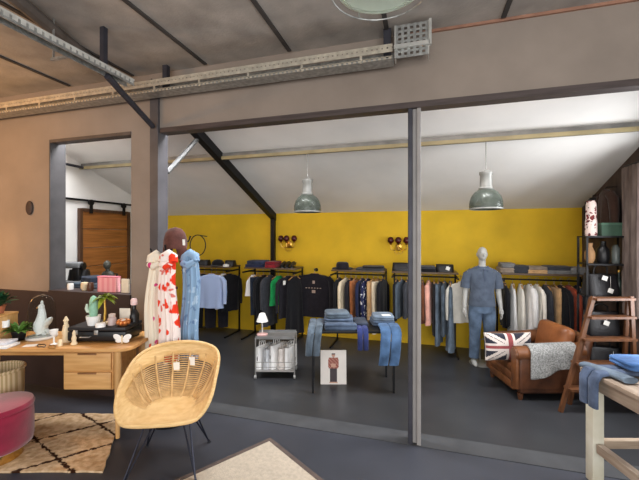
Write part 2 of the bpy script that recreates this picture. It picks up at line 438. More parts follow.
# slightly wavy outline, pile 14 mm
p = []
fr = [W(-3.9, 2.58), W(-1.60, 2.585), W(-1.93, 3.42), W(-3.9, 3.44)]
def edge(a, b, n, amp):
    return [a.lerp(b, i / n) + Vector((random.uniform(-amp, amp), random.uniform(-amp, amp), 0)) for i in range(n)]
p = edge(fr[0], fr[1], 30, .006) + edge(fr[1], fr[2], 12, .006) + edge(fr[2], fr[3], 30, .006) + edge(fr[3], fr[0], 12, .006)
cen = W(-2.75, 3.0)
Ri = Matrix.Rotation(-A, 3, 'Z')
mb.prism([Ri @ (q - cen) for q in p], (0, 0, .014))
tag(mb.build('berber_rug', rug_mat(), loc=(cen.x, cen.y, .001), rz=A, smooth=False), 'cream shaggy rug with dark diamond lines under the wooden desk', 'rug')
# --- jute rug
jute = mat('jute_weave', (196, 182, 164), .95, var=.07, scale=40, bump=.5, bscale=160, spec=.1)
jr = thing('woven_rug', 'flat beige woven rug with a dark border on the slate floor', 'rug', (-1.25, 2.78, .001), radians(-33))
mb = MB(); mb.box((1.0, -.8, .005), (1.93, 1.53, .01)); mb.build('weave', jute, jr, smooth=False)
mb = MB()
mb.box((1.0, -.018, .006), (2.0, .036, .012)); mb.box((1.0, -1.582, .006), (2.0, .036, .012)); mb.box((.018, -.8, .006), (.036, 1.53, .012)); mb.box((1.982, -.8, .006), (.036, 1.53, .012))
mb.build('border', fabric('rug_border', (92, 78, 72)), jr, smooth=False)
# --- desk
oak = wood('oak_light', (192, 138, 78), (218, 168, 104), stretch=(1, 12, 12), scale=2.5)
oak_v = wood('oak_upright', (196, 148, 92), (222, 178, 120), stretch=(12, 12, 1), scale=2.5)
dl = W(-2.46, 3.225)
desk = thing('writing_desk', 'light oak writing desk with rounded top and a two drawer box', 'desk', (dl.x, dl.y, 0.0), A)
DT = .80
def rrect(hx, hy, r, n=8):
    o = []
    for sx, sy, a0 in ((1, -1, -pi / 2), (1, 1, 0), (-1, 1, pi / 2), (-1, -1, pi)):
        for i in range(n + 1):
            a = a0 + pi / 2 * i / n
            o.append((sx * (hx - r) + r * cos(a), sy * (hy - r) + r * sin(a)))
    return o
mb = MB()
rr = rrect(.86, .275, .11)
mb.loft([[Vector((x * k, y * k2, z)) for x, y in rr] for k, k2, z in ((.985, .955, DT - .034), (1, 1, DT - .026), (1, 1, DT - .006), (.994, .98, DT))])
mb.build('desk_top', oak, desk)
for sx in (-1, 1):
    for sy in (-1, 1):
        mb = MB()
        top = Vector((sx * .70 + (.02 if sx > 0 else 0), sy * .205, DT - .034)); bot = Vector((sx * .725, sy * .215, .0135))
        mb.tube([top, top.lerp(bot, .3), bot], [.03, .028, .016], 12)
        mb.build('leg', oak_v, desk)
mb = MB(); mb.box((-.04, .20, DT - .034 - .09), (1.36, .02, .18)); mb.build('back_apron', oak, desk, smooth=False)
mb = MB(); mb.box((.47, -.02, DT - .037 - .17), (.43, .38, .335), bev=.006); mb.build('drawer_box', oak, desk)
for k in range(2):
    mb = MB(); mb.box((.47, -.218, DT - .037 - .085 - .165 * k - .005), (.405, .02, .145), bev=.006)
    d = mb.build('drawer', wood('oak_drawer', (200, 148, 88), (226, 178, 116), stretch=(1, 10, 10), scale=3), desk)
    mb = MB(); mb.box((.47, -.2295, DT - .037 - .025 - .165 * k), (.16, .012, .014), bev=.004); mb.build('finger_pull', wood('oak_dark', (120, 80, 44), (140, 96, 56)), d)
def D(px, F=3.2, dz=0.0):
    p = PF(px, F); return (p.x, p.y, DT + .0015 + dz)
# glass bell jar with a white bird
clear = mat('clear_glass', (240, 245, 245), .03, var=.01, trans=1.0, ior=1.05)
jp = D(42.5, 3.27)
j = thing('bell_jar', 'clear glass bell jar on a white base standing on the oak desk', 'bell jar', jp, A)
mb = MB(); mb.lathe([(.118, 0), (.122, .006), (.122, .018), (.112, .022), (.0, .022)], n=32); mb.build('base', white_p, j)
mb = MB()
pr = [(.105, .023), (.107, .12), (.106, .26), (.095, .33), (.07, .375), (.035, .395), (.004, .40)]
mb.lathe(pr + [(r * .97, z - .004 if r < .1 else z) for r, z in pr[::-1]], n=32, loop=True)
mb.build('glass_dome', clear, j)
mb = MB(); mb.ball((0, 0, .41), .016); mb.build('glass_knob', clear, j)
# porcelain bird in the jar
porc = mat('white_porcelain', (246, 246, 244), .35, var=.02)
b = thing('bird_figurine', 'white porcelain bird figurine inside the glass bell jar', 'figurine', (jp[0], jp[1], jp[2] + .0225), A)
mb = MB()
mb.ball((-.012, 0, .085), (.062, .055, .075)); mb.tube([(-.01, 0, .13), (.0, 0, .2), (-.004, 0, .245)], [.045, .032, .026], 12); mb.ball((-.006, 0, .262), (.026, .026, .03))
mb.ball((.0, 0, .30), (.012, .012, .026)); mb.ball((-.036, 0, .012), (.02, .02, .011)); mb.ball((.02, 0, .012), (.02, .02, .011))
body = mb.build('body', porc, b)
mb = MB()
mb.ball((.052, 0, .12), (.022, .045, .06), M=Matrix.Rotation(.6, 3, 'Y')); mb.build('wing', porc, b)
mb = MB(); mb.tube([(.02, 0, .06), (.06, 0, .035), (.084, 0, .03)], [.03, .024, .012], 10, flat=.5); mb.build('tail', porc, b)
mb = MB(); mb.tube([(-.028, 0, .262), (-.045, 0, .256), (-.052, 0, .246)], [.011, .007, .001], 8); mb.build('beak', mat('gold_beak', (222, 170, 90), .4), b)
# goblet
t = thing('goblet', 'small white stemmed goblet beside the bell jar', 'cup', D(54.5, 3.06), 0)
mb = MB(); mb.lathe([(.03, 0), (.03, .006), (.007, .014), (.006, .075), (.0, .078)], n=20); mb.build('stem', porc, t)
mb = MB(); mb.lathe([(.006, .072), (.026, .09), (.032, .13), (.028, .13), (.022, .095), (.0, .082)], n=20); mb.build('bowl', porc, t)
bone = mat('bone_ceramic', (232, 212, 176), .5, var=.06, scale=30)
t = thing('candlestick', 'tall pale ceramic candlestick next to the white goblet', 'candlestick', D(66.5, 3.14), 0)
mb = MB(); mb.lathe([(.042, 0), (.044, .012), (.03, .03), (.024, .06), (.034, .09), (.026, .12), (.022, .15), (.0, .152)], n=20); mb.build('body', bone, t)
mb = MB(); mb.lathe([(.016, .152), (.016, .185), (.024, .19), (.016, .205), (.008, .225), (.0, .228)], n=16); mb.build('finial', bone, t)
tag(MB().lathe([(.024, 0), (.026, .01), (.016, .03), (.02, .055), (.012, .08), (.014, .1), (.004, .125), (0, .126)], n=18).build('pepper_mill', bone, loc=D(74.5, 3.06)), 'short pale turned figurine by the black record case', 'figurine')
tag(MB().lathe([(.018, 0), (.018, .045), (.010, .055), (.0, .056)], n=16).build('thimble_vase', bone, loc=D(60.5, 3.02)), 'tiny pale vase in front of the tall candlestick', 'vase')
def chain(px0, px1, F, col, lab):
    pts = []
    for i in range(24):
        a = 2 * pi * i / 24
        q = D(px0 + (px1 - px0) * (.5 + .5 * cos(a)), F + .045 * sin(a) + .01 * sin(3 * a), .0035); pts.append(q)
    tag(MB().tube(pts, .0035, 6, closed=True).build('necklace', col), lab, 'necklace')
chain(38, 46, 3.02, black_pl, 'dark beaded necklace loop lying on the desk before the bell jar')
chain(49, 56, 2.99, brass, 'brass necklace loop lying on the desk before the goblet')
mb = MB(); mb.box((0, 0, .001), (.1, .07, .002), bev=0); q = D(42, 3.0); tag(mb.build('leaflet', paper, loc=D(31, 3.03), rz=.5, smooth=False), 'small white leaflet lying flat on the desk by the necklace', 'leaflet')
# plants
leaf_g = mat('leaf_green', (102, 146, 62), .5, var=.3, scale=10)
leaf_d = mat('leaf_deep_green', (38, 84, 54), .5, var=.3, scale=10)
def leaf(mb, base, dirv, L, w, curl=.3, n=5):
    dirv = Vector(dirv).normalized(); side = dirv.cross(Vector((0, 0, 1)))
    if side.length < .01: side = Vector((1, 0, 0))
    side.normalize(); up = side.cross(dirv)
    l = []; r = []; c = []
    for i in range(n + 1):
        s = i / n; hw = w * sin(pi * min(.98, s * .92 + .06)) * .5
        p = Vector(base) + dirv * L * s - Vector((0, 0, 1)) * curl * L * s * s
        l.append(p - side * hw + up * hw * .3); r.append(p + side * hw + up * hw * .3); c.append(p)
    vl = mb._new(l); vc = mb._new(c); vr = mb._new(r)
    for i in range(n):
        mb.face([vl[i], vc[i], vc[i + 1], vl[i + 1]]); mb.face([vc[i], vr[i], vr[i + 1], vc[i + 1]])
def potted(loc, label, potm, pr, ph, nl, L, w, lm, seed, up=.6, name='potted_plant'):
    random.seed(seed)
    t = thing(name, label, 'plant', loc, 0)
    mb = MB(); mb.lathe([(pr * .72, 0), (pr, ph), (pr * 1.05, ph), (pr * 1.05, ph * .96), (pr * .9, ph * .93), (0, ph * .9)], n=22); mb.build('pot', potm, t)
    mb = MB()
    for i in range(nl):
        a = random.uniform(0, 2 * pi); e = random.uniform(up - .35, up + .6)
        leaf(mb, (pr * .4 * cos(a), pr * .4 * sin(a), ph * .93), (cos(a) * cos(e), sin(a) * cos(e), sin(e)), L * random.uniform(.7, 1.1), w, .35)
    mb.build('foliage', lm, t)
    return t
potted(D(19.5, 3.2), 'bushy light green plant in a dark pot beside the bell jar', black_pl, .06, .085, 60, .13, .035, leaf_g, 1, .7)
cr = thing('wooden_riser', 'small wooden riser shelf standing at the end of the desk', 'shelf', D(0, 3.18), A)
mb = MB(); mb.box((-.09, 0, .235), (.36, .2, .02), bev=.004); mb.build('upper_board', oak, cr)
mb = MB(); mb.box((-.09, 0, .12), (.36, .2, .02), bev=.004); mb.build('lower_board', oak, cr)
for sx in (-1, 1):
    mb = MB(); mb.box((-.09 + sx * .165, 0, .112), (.02, .19, .224)); mb.build('side_board', oak_v, cr, smooth=False)
potted(D(-2, 3.18, .2465), 'deep green leafy plant on top of the wooden riser', mat('terracotta', (172, 104, 72), .8), .06, .07, 46, .21, .06, leaf_d, 5, .9)
tag(MB().lathe([(.028, 0), (.03, .06), (.026, .06), (.024, .01), (0, .008)], n=18).build('mug', porc, loc=D(6, 3.14, .1315)), 'little white cup on the lower board of the wooden riser', 'cup')
for k in range(2):
    mb = MB(); mb.box((0, 0, .011), (.2, .14, .021), bev=.002)
    tag(mb.build('paperback_book', mat('book_cover%d' % k, ((236, 234, 232), (206, 208, 216))[k], .6), loc=D(2 - 2 * k, 3.0 + .02 * k, .0225 * k), rz=A + .1 * k),
        ('white paperback lying flat at the desk end below the riser', 'pale grey paperback lying on top of the white paperback')[k], 'book', 'paperbacks on the desk')
# black portable record case
bx = PF(107, 3.26)
rc = thing('record_case', 'black portable record player case lying closed on the oak desk', 'case', (bx.x, bx.y, DT + .0015), A)
mb = MB(); mb.box((0, 0, .055), (.52, .3, .085), bev=.012); mb.build('body', black_pl, rc)
mb = MB(); mb.box((0, 0, .118), (.52, .3, .036), bev=.012); mb.build('lid', mat('black_lid', (30, 29, 32), .45), rc)
for x in (-.23, .23):
    for y in (-.12, .12):
        mb = MB(); mb.cyl((x, y, 0), (x, y, .016), .014, n=12); mb.build('foot', black_m, rc)
for x in (-.18, .0):
    mb = MB(); mb.box((x, -.152, .09), (.035, .008, .04), bev=.002); mb.build('latch', alu, rc)
mb = MB(); mb.tube([(-.13, -.15, .055), (-.13, -.175, .055), (-.05, -.175, .055), (-.05, -.15, .055)], .006, 8); mb.build('handle', alu, rc)
RT = DT + .0015 + .1365
def E_(px, F): p = PF(px, F); return (p.x, p.y, RT)
# cactus
t = thing('cactus_ornament', 'pale green cactus ornament in a white pot on the black record case', 'ornament', E_(94, 3.2), A)
mb = MB(); mb.lathe([(.045, 0), (.058, .06), (.06, .085), (.052, .085), (.05, .075), (0, .072)], n=24); mb.build('pot', porc, t)
mint = mat('mint_ceramic', (150, 200, 172), .45, var=.12, scale=20)
mb = MB(); mb.tube([(0, 0, .07), (0, 0, .12), (0, 0, .22), (0, 0, .255), (0, 0, .268)], [.03, .036, .034, .022, .004], 14); mb.build('trunk', mint, t)
mb = MB(); mb.tube([(-.02, 0, .12), (-.052, 0, .125), (-.062, 0, .15), (-.06, 0, .19)], [.016, .017, .017, .008], 10); mb.build('arm', mat('pale_mint', (206, 222, 208), .5), t)
# gold palm
t = thing('palm_ornament', 'gold palm tree ornament with green fronds next to the cactus ornament', 'ornament', E_(105, 3.22), A)
mb = MB(); mb.lathe([(.04, 0), (.042, .015), (.02, .025), (0, .026)], n=20); mb.build('base', bone, t)
mb = MB(); mb.tube([(0, 0, .02), (.006, 0, .12), (.0, 0, .25)], [.013, .012, .010], 10); mb.build('trunk', brass, t)
mb = MB(); random.seed(12)
for i in range(16):
    a = 2 * pi * i / 16 + .2; e = random.uniform(-.2, .9)
    leaf(mb, (0, 0, .25), (cos(a) * cos(e), sin(a) * cos(e), sin(e)), random.uniform(.09, .14), .045, .5)
mb.build('fronds', mat('olive_gold', (150, 150, 30), .4, rgb2=(90, 130, 40)), t)
mb = MB(); mb.lathe([(.04, 0), (.04, .03), (.032, .034), (0, .036)], n=20); tag(mb.build('trinket_dish', porc, loc=E_(101, 3.13)), 'low white trinket dish in front of the palm ornament', 'dish')
t = thing('glass_jar', 'small frosted jar between the palm ornament and the copper flower', 'jar', E_(112.5, 3.2), A)
mb = MB(); mb.lathe([(.034, 0), (.036, .01), (.036, .06), (.026, .075), (0, .076)], n=20); mb.build('body', mat('frosted_jar', (196, 176, 172), .3, var=.1), t)
mb = MB(); mb.lathe([(.028, .0765), (.028, .1), (.01, .106), (0, .107)], n=20); mb.build('lid', mat('rose_lid', (214, 196, 186), .4), t)
t = thing('flower_holder', 'copper flower shaped candle holder on the black record case', 'candle holder', E_(124, 3.18), A)
cop = mat('copper', (204, 128, 72), .35, metal=.7, var=.15)
mb = MB(); mb.lathe([(.03, 0), (.04, .012), (.0, .014)], n=18); mb.build('base', cop, t)
for i in range(8):
    a = 2 * pi * i / 8
    mb = MB(); mb.ball((.042 * cos(a), .042 * sin(a), .032), (.02, .02, .024), n=10, m=7); mb.build('petal', cop, t)
mb = MB(); mb.lathe([(.02, .014), (.02, .05), (0, .052)], n=14); mb.build('candle', paper, t)
mb = MB(); mb.box((0, 0, .065), (.1, .006, .13)); tag(mb.build('price_card', mat('cream_card', (232, 222, 206), .8), loc=E_(125.5, 3.30), rz=A, smooth=False), 'upright cream card behind the copper flower on the record case', 'card')
# white butterfly at the case's front
t = thing('butterfly_ornament', 'white butterfly ornament leaning on the front of the black record case', 'ornament', D(122.5, 3.09), A)
mb = MB(); mb.cyl((0, 0, 0), (0, 0, .07), .006, n=8); mb.build('body', bone, t)
for s in (-1, 1):
    mb = MB(); mb.ball((s * .042, .004, .052), (.042, .005, .026), M=Matrix.Rotation(-s * .5, 3, 'Y')); mb.ball((s * .032, .004, .022), (.03, .005, .018)); mb.build('wing', porc, t)
# black jar and bottles behind
bjp = PF(137, 3.42)
t = thing('black_bottle', 'tall black bottle with a pale pink top at the end of the desk', 'bottle', D(134.5, 3.34), A)
mb = MB(); mb.lathe([(.045, 0), (.047, .01), (.047, .2), (.03, .235), (.02, .25), (.02, .29), (0, .291)], n=22); mb.build('body', black_pl, t)
mb = MB(); mb.lathe([(.026, .2915), (.03, .3), (.03, .34), (.02, .352), (0, .354)], n=18); mb.build('stopper', mat('blush_stopper', (236, 206, 206), .4), t)
# pale basket under the desk
bp_ = PF(-2, 3.12)
t = thing('woven_basket', 'pale tapered basket standing under the end of the desk', 'basket', (bp_.x, bp_.y, .0155), A)
wk = stripes('pale_wicker', (226, 206, 168), (190, 166, 122), 38, (1, .4, 0))
mb = MB(); mb.lathe([(.10, 0), (.14, .1), (.185, .32), (.19, .54), (.175, .54), (.17, .32), (.12, .1), (0, .02)], n=32); mb.build('body', wk, t)
mb = MB(); mb.tube([(.185 * cos(2 * pi * i / 32), .185 * sin(2 * pi * i / 32), .545) for i in range(32)], .016, 8, closed=True); mb.build('rim', wk, t)
# --- velvet stool
sp_ = PF(-2, 2.74)
t = thing('velvet_stool', 'round burgundy velvet stool on a gold ring base', 'stool', (sp_.x, sp_.y, .0165), A)
velv = mat('burgundy_velvet', (142, 26, 56), .85, var=.14, scale=6, sheen=.7, bump=.15, bscale=80, spec=.2)
mb = MB(); mb.lathe([(.205, .09), (.218, .1), (.225, .14), (.226, .27), (.223, .365), (.216, .38), (0, .38)], n=48); mb.build('body', velv, t)
mb = MB(); mb.lathe([(.216, .3802), (.228, .385), (.23, .40), (.218, .422), (.17, .43), (0, .433)], n=48); mb.build('seat', velv, t)
mb = MB(); mb.lathe([(.155, 0), (.16, .004), (.16, .088), (.15, .0895), (0, .0898)], n=40); mb.build('ring_base', mat('gold_band', (214, 178, 110), .22, metal=1), t)
# --- rattan chair
rat = mat('rattan_shell', (212, 172, 112), .5, rgb2=(232, 198, 142), scale=14, stretch=(1, 1, 6), bump=.2, bscale=90)
rat_d = mat('rattan_cane', (186, 148, 96), .55, rgb2=(220, 184, 130), scale=20)
cp = PF(171, 2.72)
ch = thing('rattan_armchair', 'rattan tub armchair with an open woven back on thin metal legs', 'chair', (cp.x, cp.y, 0), A + radians(7))
def rim_h(a):           # a = 0 at the back, pi at the front
    c = cos(a)
    t = max(0, (c + .80) / 1.80)
    return .035 + .375 * t ** .66 * (1 - exp(-t * 9)) 
def shell(a, s):        # s: 0 centre of the seat .. 1 rim
    rx, ry = .345, .315
    dx, dy = sin(a), cos(a)
    k = 1.0 / (abs(dx) ** 3.1 + abs(dy) ** 3.1) ** (1 / 3.1)
    h = rim_h(a)
    if s < .5:
        q = s / .5
        rr = .52 * q; z = .012 * q * q
    else:
        q = (s - .5) / .5
        rr = .52 + .48 * (.45 * q + .55 * sin(q * pi / 2))
        z = .012 + (h - .012) * (1 - cos(q * pi / 2)) * .6 + (h - .012) * q * .4
    return Vector((dx * k * rx * rr, dy * k * ry * rr + (.05 * z / .4 if dy > 0 else 0), .41 + z))
NA, NS = 72, 22
mb = MB()
grid = [[None] * NS for _ in range(NA)]
cv = mb.bm.verts.new(shell(0, 0))
for i in range(NA):
    for k in range(NS):
        grid[i][k] = mb.bm.verts.new(shell(2 * pi * i / NA, (k + 1) / NS))
def open_(i, k):
    a = (i + .5) / NA * 2 * pi; a = min(a, 2 * pi - a)
    s = (k + 1.5) / NS
    return a < 1.75 and .50 < s < .90 - .05 * (a / 1.75)
for i in range(NA):
    j_ = (i + 1) % NA
    mb.face([cv, grid[i][0], grid[j_][0]])
    for k in range(NS - 1):
        if not open_(i, k): mb.face([grid[i][k], grid[i][k + 1], grid[j_][k + 1], grid[j_][k]])
sh = mb.build('seat_shell', rat, ch)
so = sh.modifiers.new('thick', 'SOLIDIFY'); so.thickness = .016; so.offset = 0
mb = MB(); mb.tube([shell(2 * pi * i / NA, 1) for i in range(NA)], .014, 8, closed=True); mb.build('rim', rat, ch)
mb = MB()
a_ = [-1.78 + 3.56 * i / 44 for i in range(45)]
for k in range(24):
    s = .50 + .402 * k / 23
    mb.tube([shell(a, s) + Vector((0, .003 * (i % 2), 0)) for i, a in enumerate(a_)], .0058, 5)
mb.build('woven_back', rat_d, ch)
for a in (-1.3, -1.0, -.62, -.22, .22, .62, 1.0, 1.3):
    mb = MB(); mb.tube([shell(a, .47 + .46 * k / 10) * 1.0 + Vector((-sin(a) * .008, -cos(a) * .008, 0)) for k in range(11)], .0085, 6); mb.build('back_cane', rat_d, ch)
for a, s, dz in ((-.12, .86, .07), (.30, .9, .06)):
    p_ = shell(a, s); nrm = Vector((-sin(a), -cos(a), .15)).normalized()
    mb = MB()
    c_ = p_ + nrm * .03 + Vector((0, 0, -.05))
    mb.box(c_, (.05, .003, .075), rz=-a * .6)
    mb.tube([p_ + nrm * .012 + Vector((0, 0, .01)), c_ + Vector((0, 0, .037))], .0015, 5)
    mb.build('price_tag', paper, ch, smooth=False)
mb = MB(); mb.box((0, -.02, .385), (.30, .05, .008)); mb.box((0, .1, .385), (.26, .05, .008)); mb.box((-.1, .04, .385), (.02, .2, .008)); mb.box((.1, .04, .385), (.02, .2, .008)); mb.box((0, .04, .393), (.12, .12, .012)); mb.build('under_frame', black_m, ch, smooth=False)
mleg = mat('chair_leg_steel', (44, 46, 58), .35, metal=.6)
for sx in (-1, 1):
    for fy, ty in ((-.27, -.02), (.22, .10)):
        foot = Vector((sx * .25, fy, .006))
        mb = MB()
        mb.tube([Vector((sx * .145, ty - .02, .392)), foot + Vector((0, -.006, 0))], .0065, 8)
        mb.tube([Vector((sx * .075, ty + .02, .388)), foot + Vector((0, .008, 0))], .0065, 8)
        lg = mb.build('leg', mleg, ch)
        mb = MB(); mb.lathe([(.014, 0), (.014, .01), (.009, .016), (0, .0165)], c=(foot.x, foot.y, .0), n=12); mb.build('rubber_foot', black_pl, lg)
# ================================================================ clothes along the yellow wall
YR = 5.56           # rail line
ZR = 1.135          # rail height
hang_wood = wood('hanger', (176, 128, 76), (204, 158, 104), stretch=(1, 1, 1))
shelf_w = wood('shelf_brown', (82, 64, 48), (112, 90, 66), stretch=(1, 10, 10))
def rail(px0, px1, label, zs=1.215):
    xa, xb = XY(px0, YR), XY(px1, YR)
    xm, w = (xa + xb) / 2, xb - xa
    t = thing('clothes_rail', label, 'clothes rail', (xm, YR, 0), 0, 'clothes rails along the yellow wall')
    mb = MB(); mb.box((0, .05, zs - .0125), (w, .42, .025), bev=.003); mb.build('shelf_board', shelf_w, t)
    mb = MB(); mb.cyl((-w / 2 + .02, 0, ZR), (w / 2 - .02, 0, ZR), .012, n=12); mb.build('rail_tube', black_m, t)
    for s in (-1, 1):
        mb = MB(); x = s * (w / 2 - .012)
        mb.box((x, .23, (zs - .026) / 2), (.024, .024, zs - .026)); mb.box((x, .0, ZR), (.02, .46, .024)); mb.box((x, -.02, .012), (.024, .5, .024))
        mb.build('side_frame', black_m, t, smooth=False)
    return t, xa, xb, zs
RA = rail(190, 234, 'clothes rail with the pale blue shirt facing out behind the scarf stand')
RB = rail(249, 299, 'clothes rail with a dark red folded pile on its shelf')
RD = rail(334, 386, 'clothes rail with the cream and rust trousers behind the denim table')
RE = rail(393, 458, 'clothes rail of denim clothes beside the mannequin')
RF = rail(500, 589, 'clothes rail with white tops behind the leather armchair', 1.235)

def hook_mesh(t, h, span):
    """wooden hanger: wire hook over the rail and two sloping arms; origin of the garment: shoulder height h, rail at h + .075"""
    mb = MB()
    pts = [(0, 0, h), (0, 0, h + .04)] + [(.0, .0185 * sin(a), h + .0745 - .0185 * cos(a) * 1.0 + .002) for a in [pi * 2 * k / 12 * .72 for k in range(0, 13)]]
    mb.tube(pts, .0026, 6)
    mb.build('hanger_hook', alu, t)
    mb = MB(); mb.tube([(-span, 0, h - .055), (-span * .5, 0, h - .018), (0, 0, h + .006), (span * .5, 0, h - .018), (span, 0, h - .055)], [.008, .011, .013, .011, .008], 8, flat=.7)
    mb.build('hanger', hang_wood, t)
def ring(cx, cy, z, hw, th, n, amp, k, ph, sq=2.6):
    o = []
    for i in range(n):
        a = 2 * pi * i / n
        c, s = cos(a), sin(a)
        x = hw * (abs(c) ** (2 / sq)) * (1 if c > 0 else -1); y = th * (abs(s) ** (2 / sq)) * (1 if s > 0 else -1)
        y += amp * sin(k * x / max(hw, .01) + ph); 
        o.append(Vector((cx + x, cy + y, z)))
    return o
def shirt(t, m, w, L, th, hem, h, seed, sleeve=.5, strap=False, flare=0.0):
    rnd = random.Random(seed); ph = rnd.uniform(0, 6)
    mb = MB(); rings = []
    if strap:
        zs = [(0, .30), (.05, .55), (.09, .86)]
    else:
        zs = [(-.004, .22), (.012, .34), (.03, .72), (.055, .96), (.09, 1.0)]
    for dz, f in zs: rings.append(ring(0, 0, h - dz, w / 2 * f, th * (.55 + .3 * f), 36, 0, 3, 0))
    n = 9
    for i in range(1, n + 1):
        q = i / n
        hw = w / 2 * (1 - q) * .98 + hem / 2 * q
        hw *= 1 - .05 * sin(pi * q)
        rings.append(ring(0, 0, h - .09 - (L - .09) * q, hw, th * (1 + flare * q), 36, .016 * q, 6 + 2 * q, ph + q * .8))
    mb.loft(rings); b = mb.build('garment_body', m, t, ang=1.2)
    if sleeve > 0:
        for s in (-1, 1):
            mb = MB()
            x0 = s * (w / 2 * .93)
            pts = [Vector((x0 - s * .02, 0, h - .06)), Vector((x0 + s * .035, -.008, h - .12)), Vector((x0 + s * .05, -.012, h - .1 - sleeve * .5)), Vector((x0 + s * .045, -.016, h - .1 - sleeve))]
            rr_ = [th * 1.0, th * 1.05, th * .95, th * .8]
            mb.tube(pts, rr_, 12); mb.build('sleeve', m, t)
    return b
def trousers(t, m, w, L, th, h, seed):
    rnd = random.Random(seed)
    mb = MB()
    mb.loft([ring(0, 0, h - .03 - z, w / 2, th, 28, .003, 4, seed) for z in (0, .02, .045)]); mb.build('waistband', m, t)
    for s in (-1, 1):
        ph = rnd.uniform(0, 6); mb = MB(); rings = []
        for i in range(9):
            q = i / 8
            hw = w / 4 * (1.02 - .25 * q)
            rings.append(ring(s * w / 4 * (1 + .05 * q), 0, h - .072 - (L - .072) * q, hw, th * (1 - .1 * q), 24, .008 * q, 4, ph))
        mb.loft(rings); mb.build('trouser_leg', m, t)
GR = {}
def hang(px, kind, m, label, cat, grp, w=.40, L=.58, th=.026, hem=None, deg=22, sleeve=.45, seed=None, Y=YR, h=None, x=None, flare=.25):
    seed = seed if seed is not None else int(px * 7)
    h0 = ZR + .0135 - .0765                       # shoulder height so that the hook sits on the rail
    h = h0 if h is None else h
    X = XY(px, Y) if x is None else x
    base = h - L
    nm = {'shirt': 'hanging_shirt', 'top': 'sleeveless_blouse', 'dress': 'hanging_dress', 'trousers': 'hanging_trousers', 'jacket': 'hanging_jacket'}[kind]
    t = thing(nm, label, cat, (X, Y, base), radians(90 - deg), grp)
    hook_mesh(t, L, w * .40)
    if kind == 'trousers': trousers(t, m, w, L, th, L, seed)
    elif kind == 'top': shirt(t, m, w, L, th, hem or w * 1.1, L, seed, 0, True, flare)
    elif kind == 'dress': shirt(t, m, w, L, th, hem or w * 1.3, L, seed, 0, True, .6)
    else: shirt(t, m, w, L, th, hem or w, L, seed, sleeve, False, flare)
    return t
f_black = fabric('black', (26, 26, 30)); f_black2 = fabric('soft_black', (36, 34, 40)); f_navy = fabric('navy', (36, 42, 70)); f_char = fabric('charcoal', (58, 60, 66))
f_white = fabric('white', (242, 241, 240), .03); f_cream = fabric('cream', (222, 206, 178), .08); f_rust = fabric('rust', (176, 108, 66)); f_tan = fabric('tan', (198, 160, 116)); f_pink = fabric('salmon_pink', (222, 164, 148))
f_green = fabric('green', (30, 142, 78)); f_red = fabric('dark_red', (132, 32, 42)); f_brick = fabric('brick_red', (150, 66, 44)); f_grey = fabric('grey', (118, 118, 118)); f_brown = fabric('brown', (104, 62, 40))
f_ivory = fabric('ivory', (240, 235, 224), .04); f_kh = fabric('greige', (140, 126, 112))
d_mid = denim('mid', (80, 96, 118)); d_dark = denim('dark', (50, 60, 78)); d_light = denim('light', (120, 136, 154)); d_grey = denim('grey_blue', (94, 106, 120)); d_bright = denim('bright', (82, 112, 152))
sh_str = stripes('blue_shirting', (150, 172, 214), (182, 196, 226), 60)
nav_pat = floral('navy_print', (40, 44, 76), [((220, 220, 224), .3)], 16)

ga = 'clothes on the rail behind the scarf stand'
hang(0, 'shirt', f_white, 'white shirt just behind the pale blue shirt on the rail behind the scarf stand', 'shirt', ga, w=.34, L=.62, x=XY(224, YR) , deg=28)
hang(0, 'jacket', f_black, 'black jacket at the outer end of the rail behind the scarf stand', 'jacket', ga, w=.40, L=.66, th=.03, x=XY(229.5, YR), deg=30)
hang(0, 'trousers', f_black, 'long black trousers half hidden behind the pale blue shirt', 'trousers', ga, w=.44, L=1.0, x=XY(205, YR), deg=62, th=.02)
hang(0, 'trousers', f_black2, 'long soft black trousers below the hem of the pale blue shirt', 'trousers', ga, w=.44, L=.98, x=XY(217, YR), deg=62, th=.02)
hang(0, 'jacket', f_navy, 'dark navy jacket nearest the hanging blue scarf on that rail', 'jacket', ga, w=.40, L=.60, x=XY(198, YR), deg=30)
hang(0, 'shirt', sh_str, 'pale blue striped shirt facing out in front of the rail', 'shirt', ga, w=.44, L=.58, th=.04, x=XY(212, 5.24), Y=5.24, deg=86, sleeve=.4, h=1.10)
# its hanger hooks over a short arm on the shelf
mb = MB(); X_ = XY(212, 5.24); mb.box((0, .06, 0), (.012, .16, .012)); mb.box((0, -.02, .012), (.012, .012, .03)); tag(mb.build('display_hook', black_m, loc=(X_, 5.24, 1.157), smooth=False), 'small black display hook holding the pale blue striped shirt', 'hook')
gb = 'clothes on the rail with the dark red pile'
hang(253.5, 'top', f_white, 'white sleeveless top at the outer end beside the yellow gap, under the navy pile', 'top', gb, w=.28, L=.36, deg=30)
hang(258.5, 'trousers', d_dark, 'dark blue denim trousers next to the white sleeveless top', 'trousers', gb, w=.34, L=.68, deg=24)
hang(264, 'jacket', f_black, 'black jacket hanging next to the dark blue denim trousers', 'jacket', gb, w=.40, L=.82, deg=18)
hang(270, 'jacket', f_char, 'charcoal jacket beside the green top on the rail', 'jacket', gb, w=.40, L=.86, deg=14)
hang(279, 'top', f_green, 'bright green sleeveless top between the dark jackets', 'top', gb, w=.32, L=.50, deg=40, th=.03)
g = hang(288.5, 'jacket', f_black2, 'black jacket with a white swing tag next to the green top', 'jacket', gb, w=.40, L=.70, deg=34, sleeve=.5)
mb = MB(); mb.box((-.12, -.065, .60), (.05, .002, .07)); mb.build('swing_tag', paper, g, smooth=False)
hang(295, 'dress', f_black, 'long black dress at the end of the rail beside the black sweatshirt', 'dress', gb, w=.34, L=.98, deg=25)
gd = 'clothes on the rail behind the denim table'
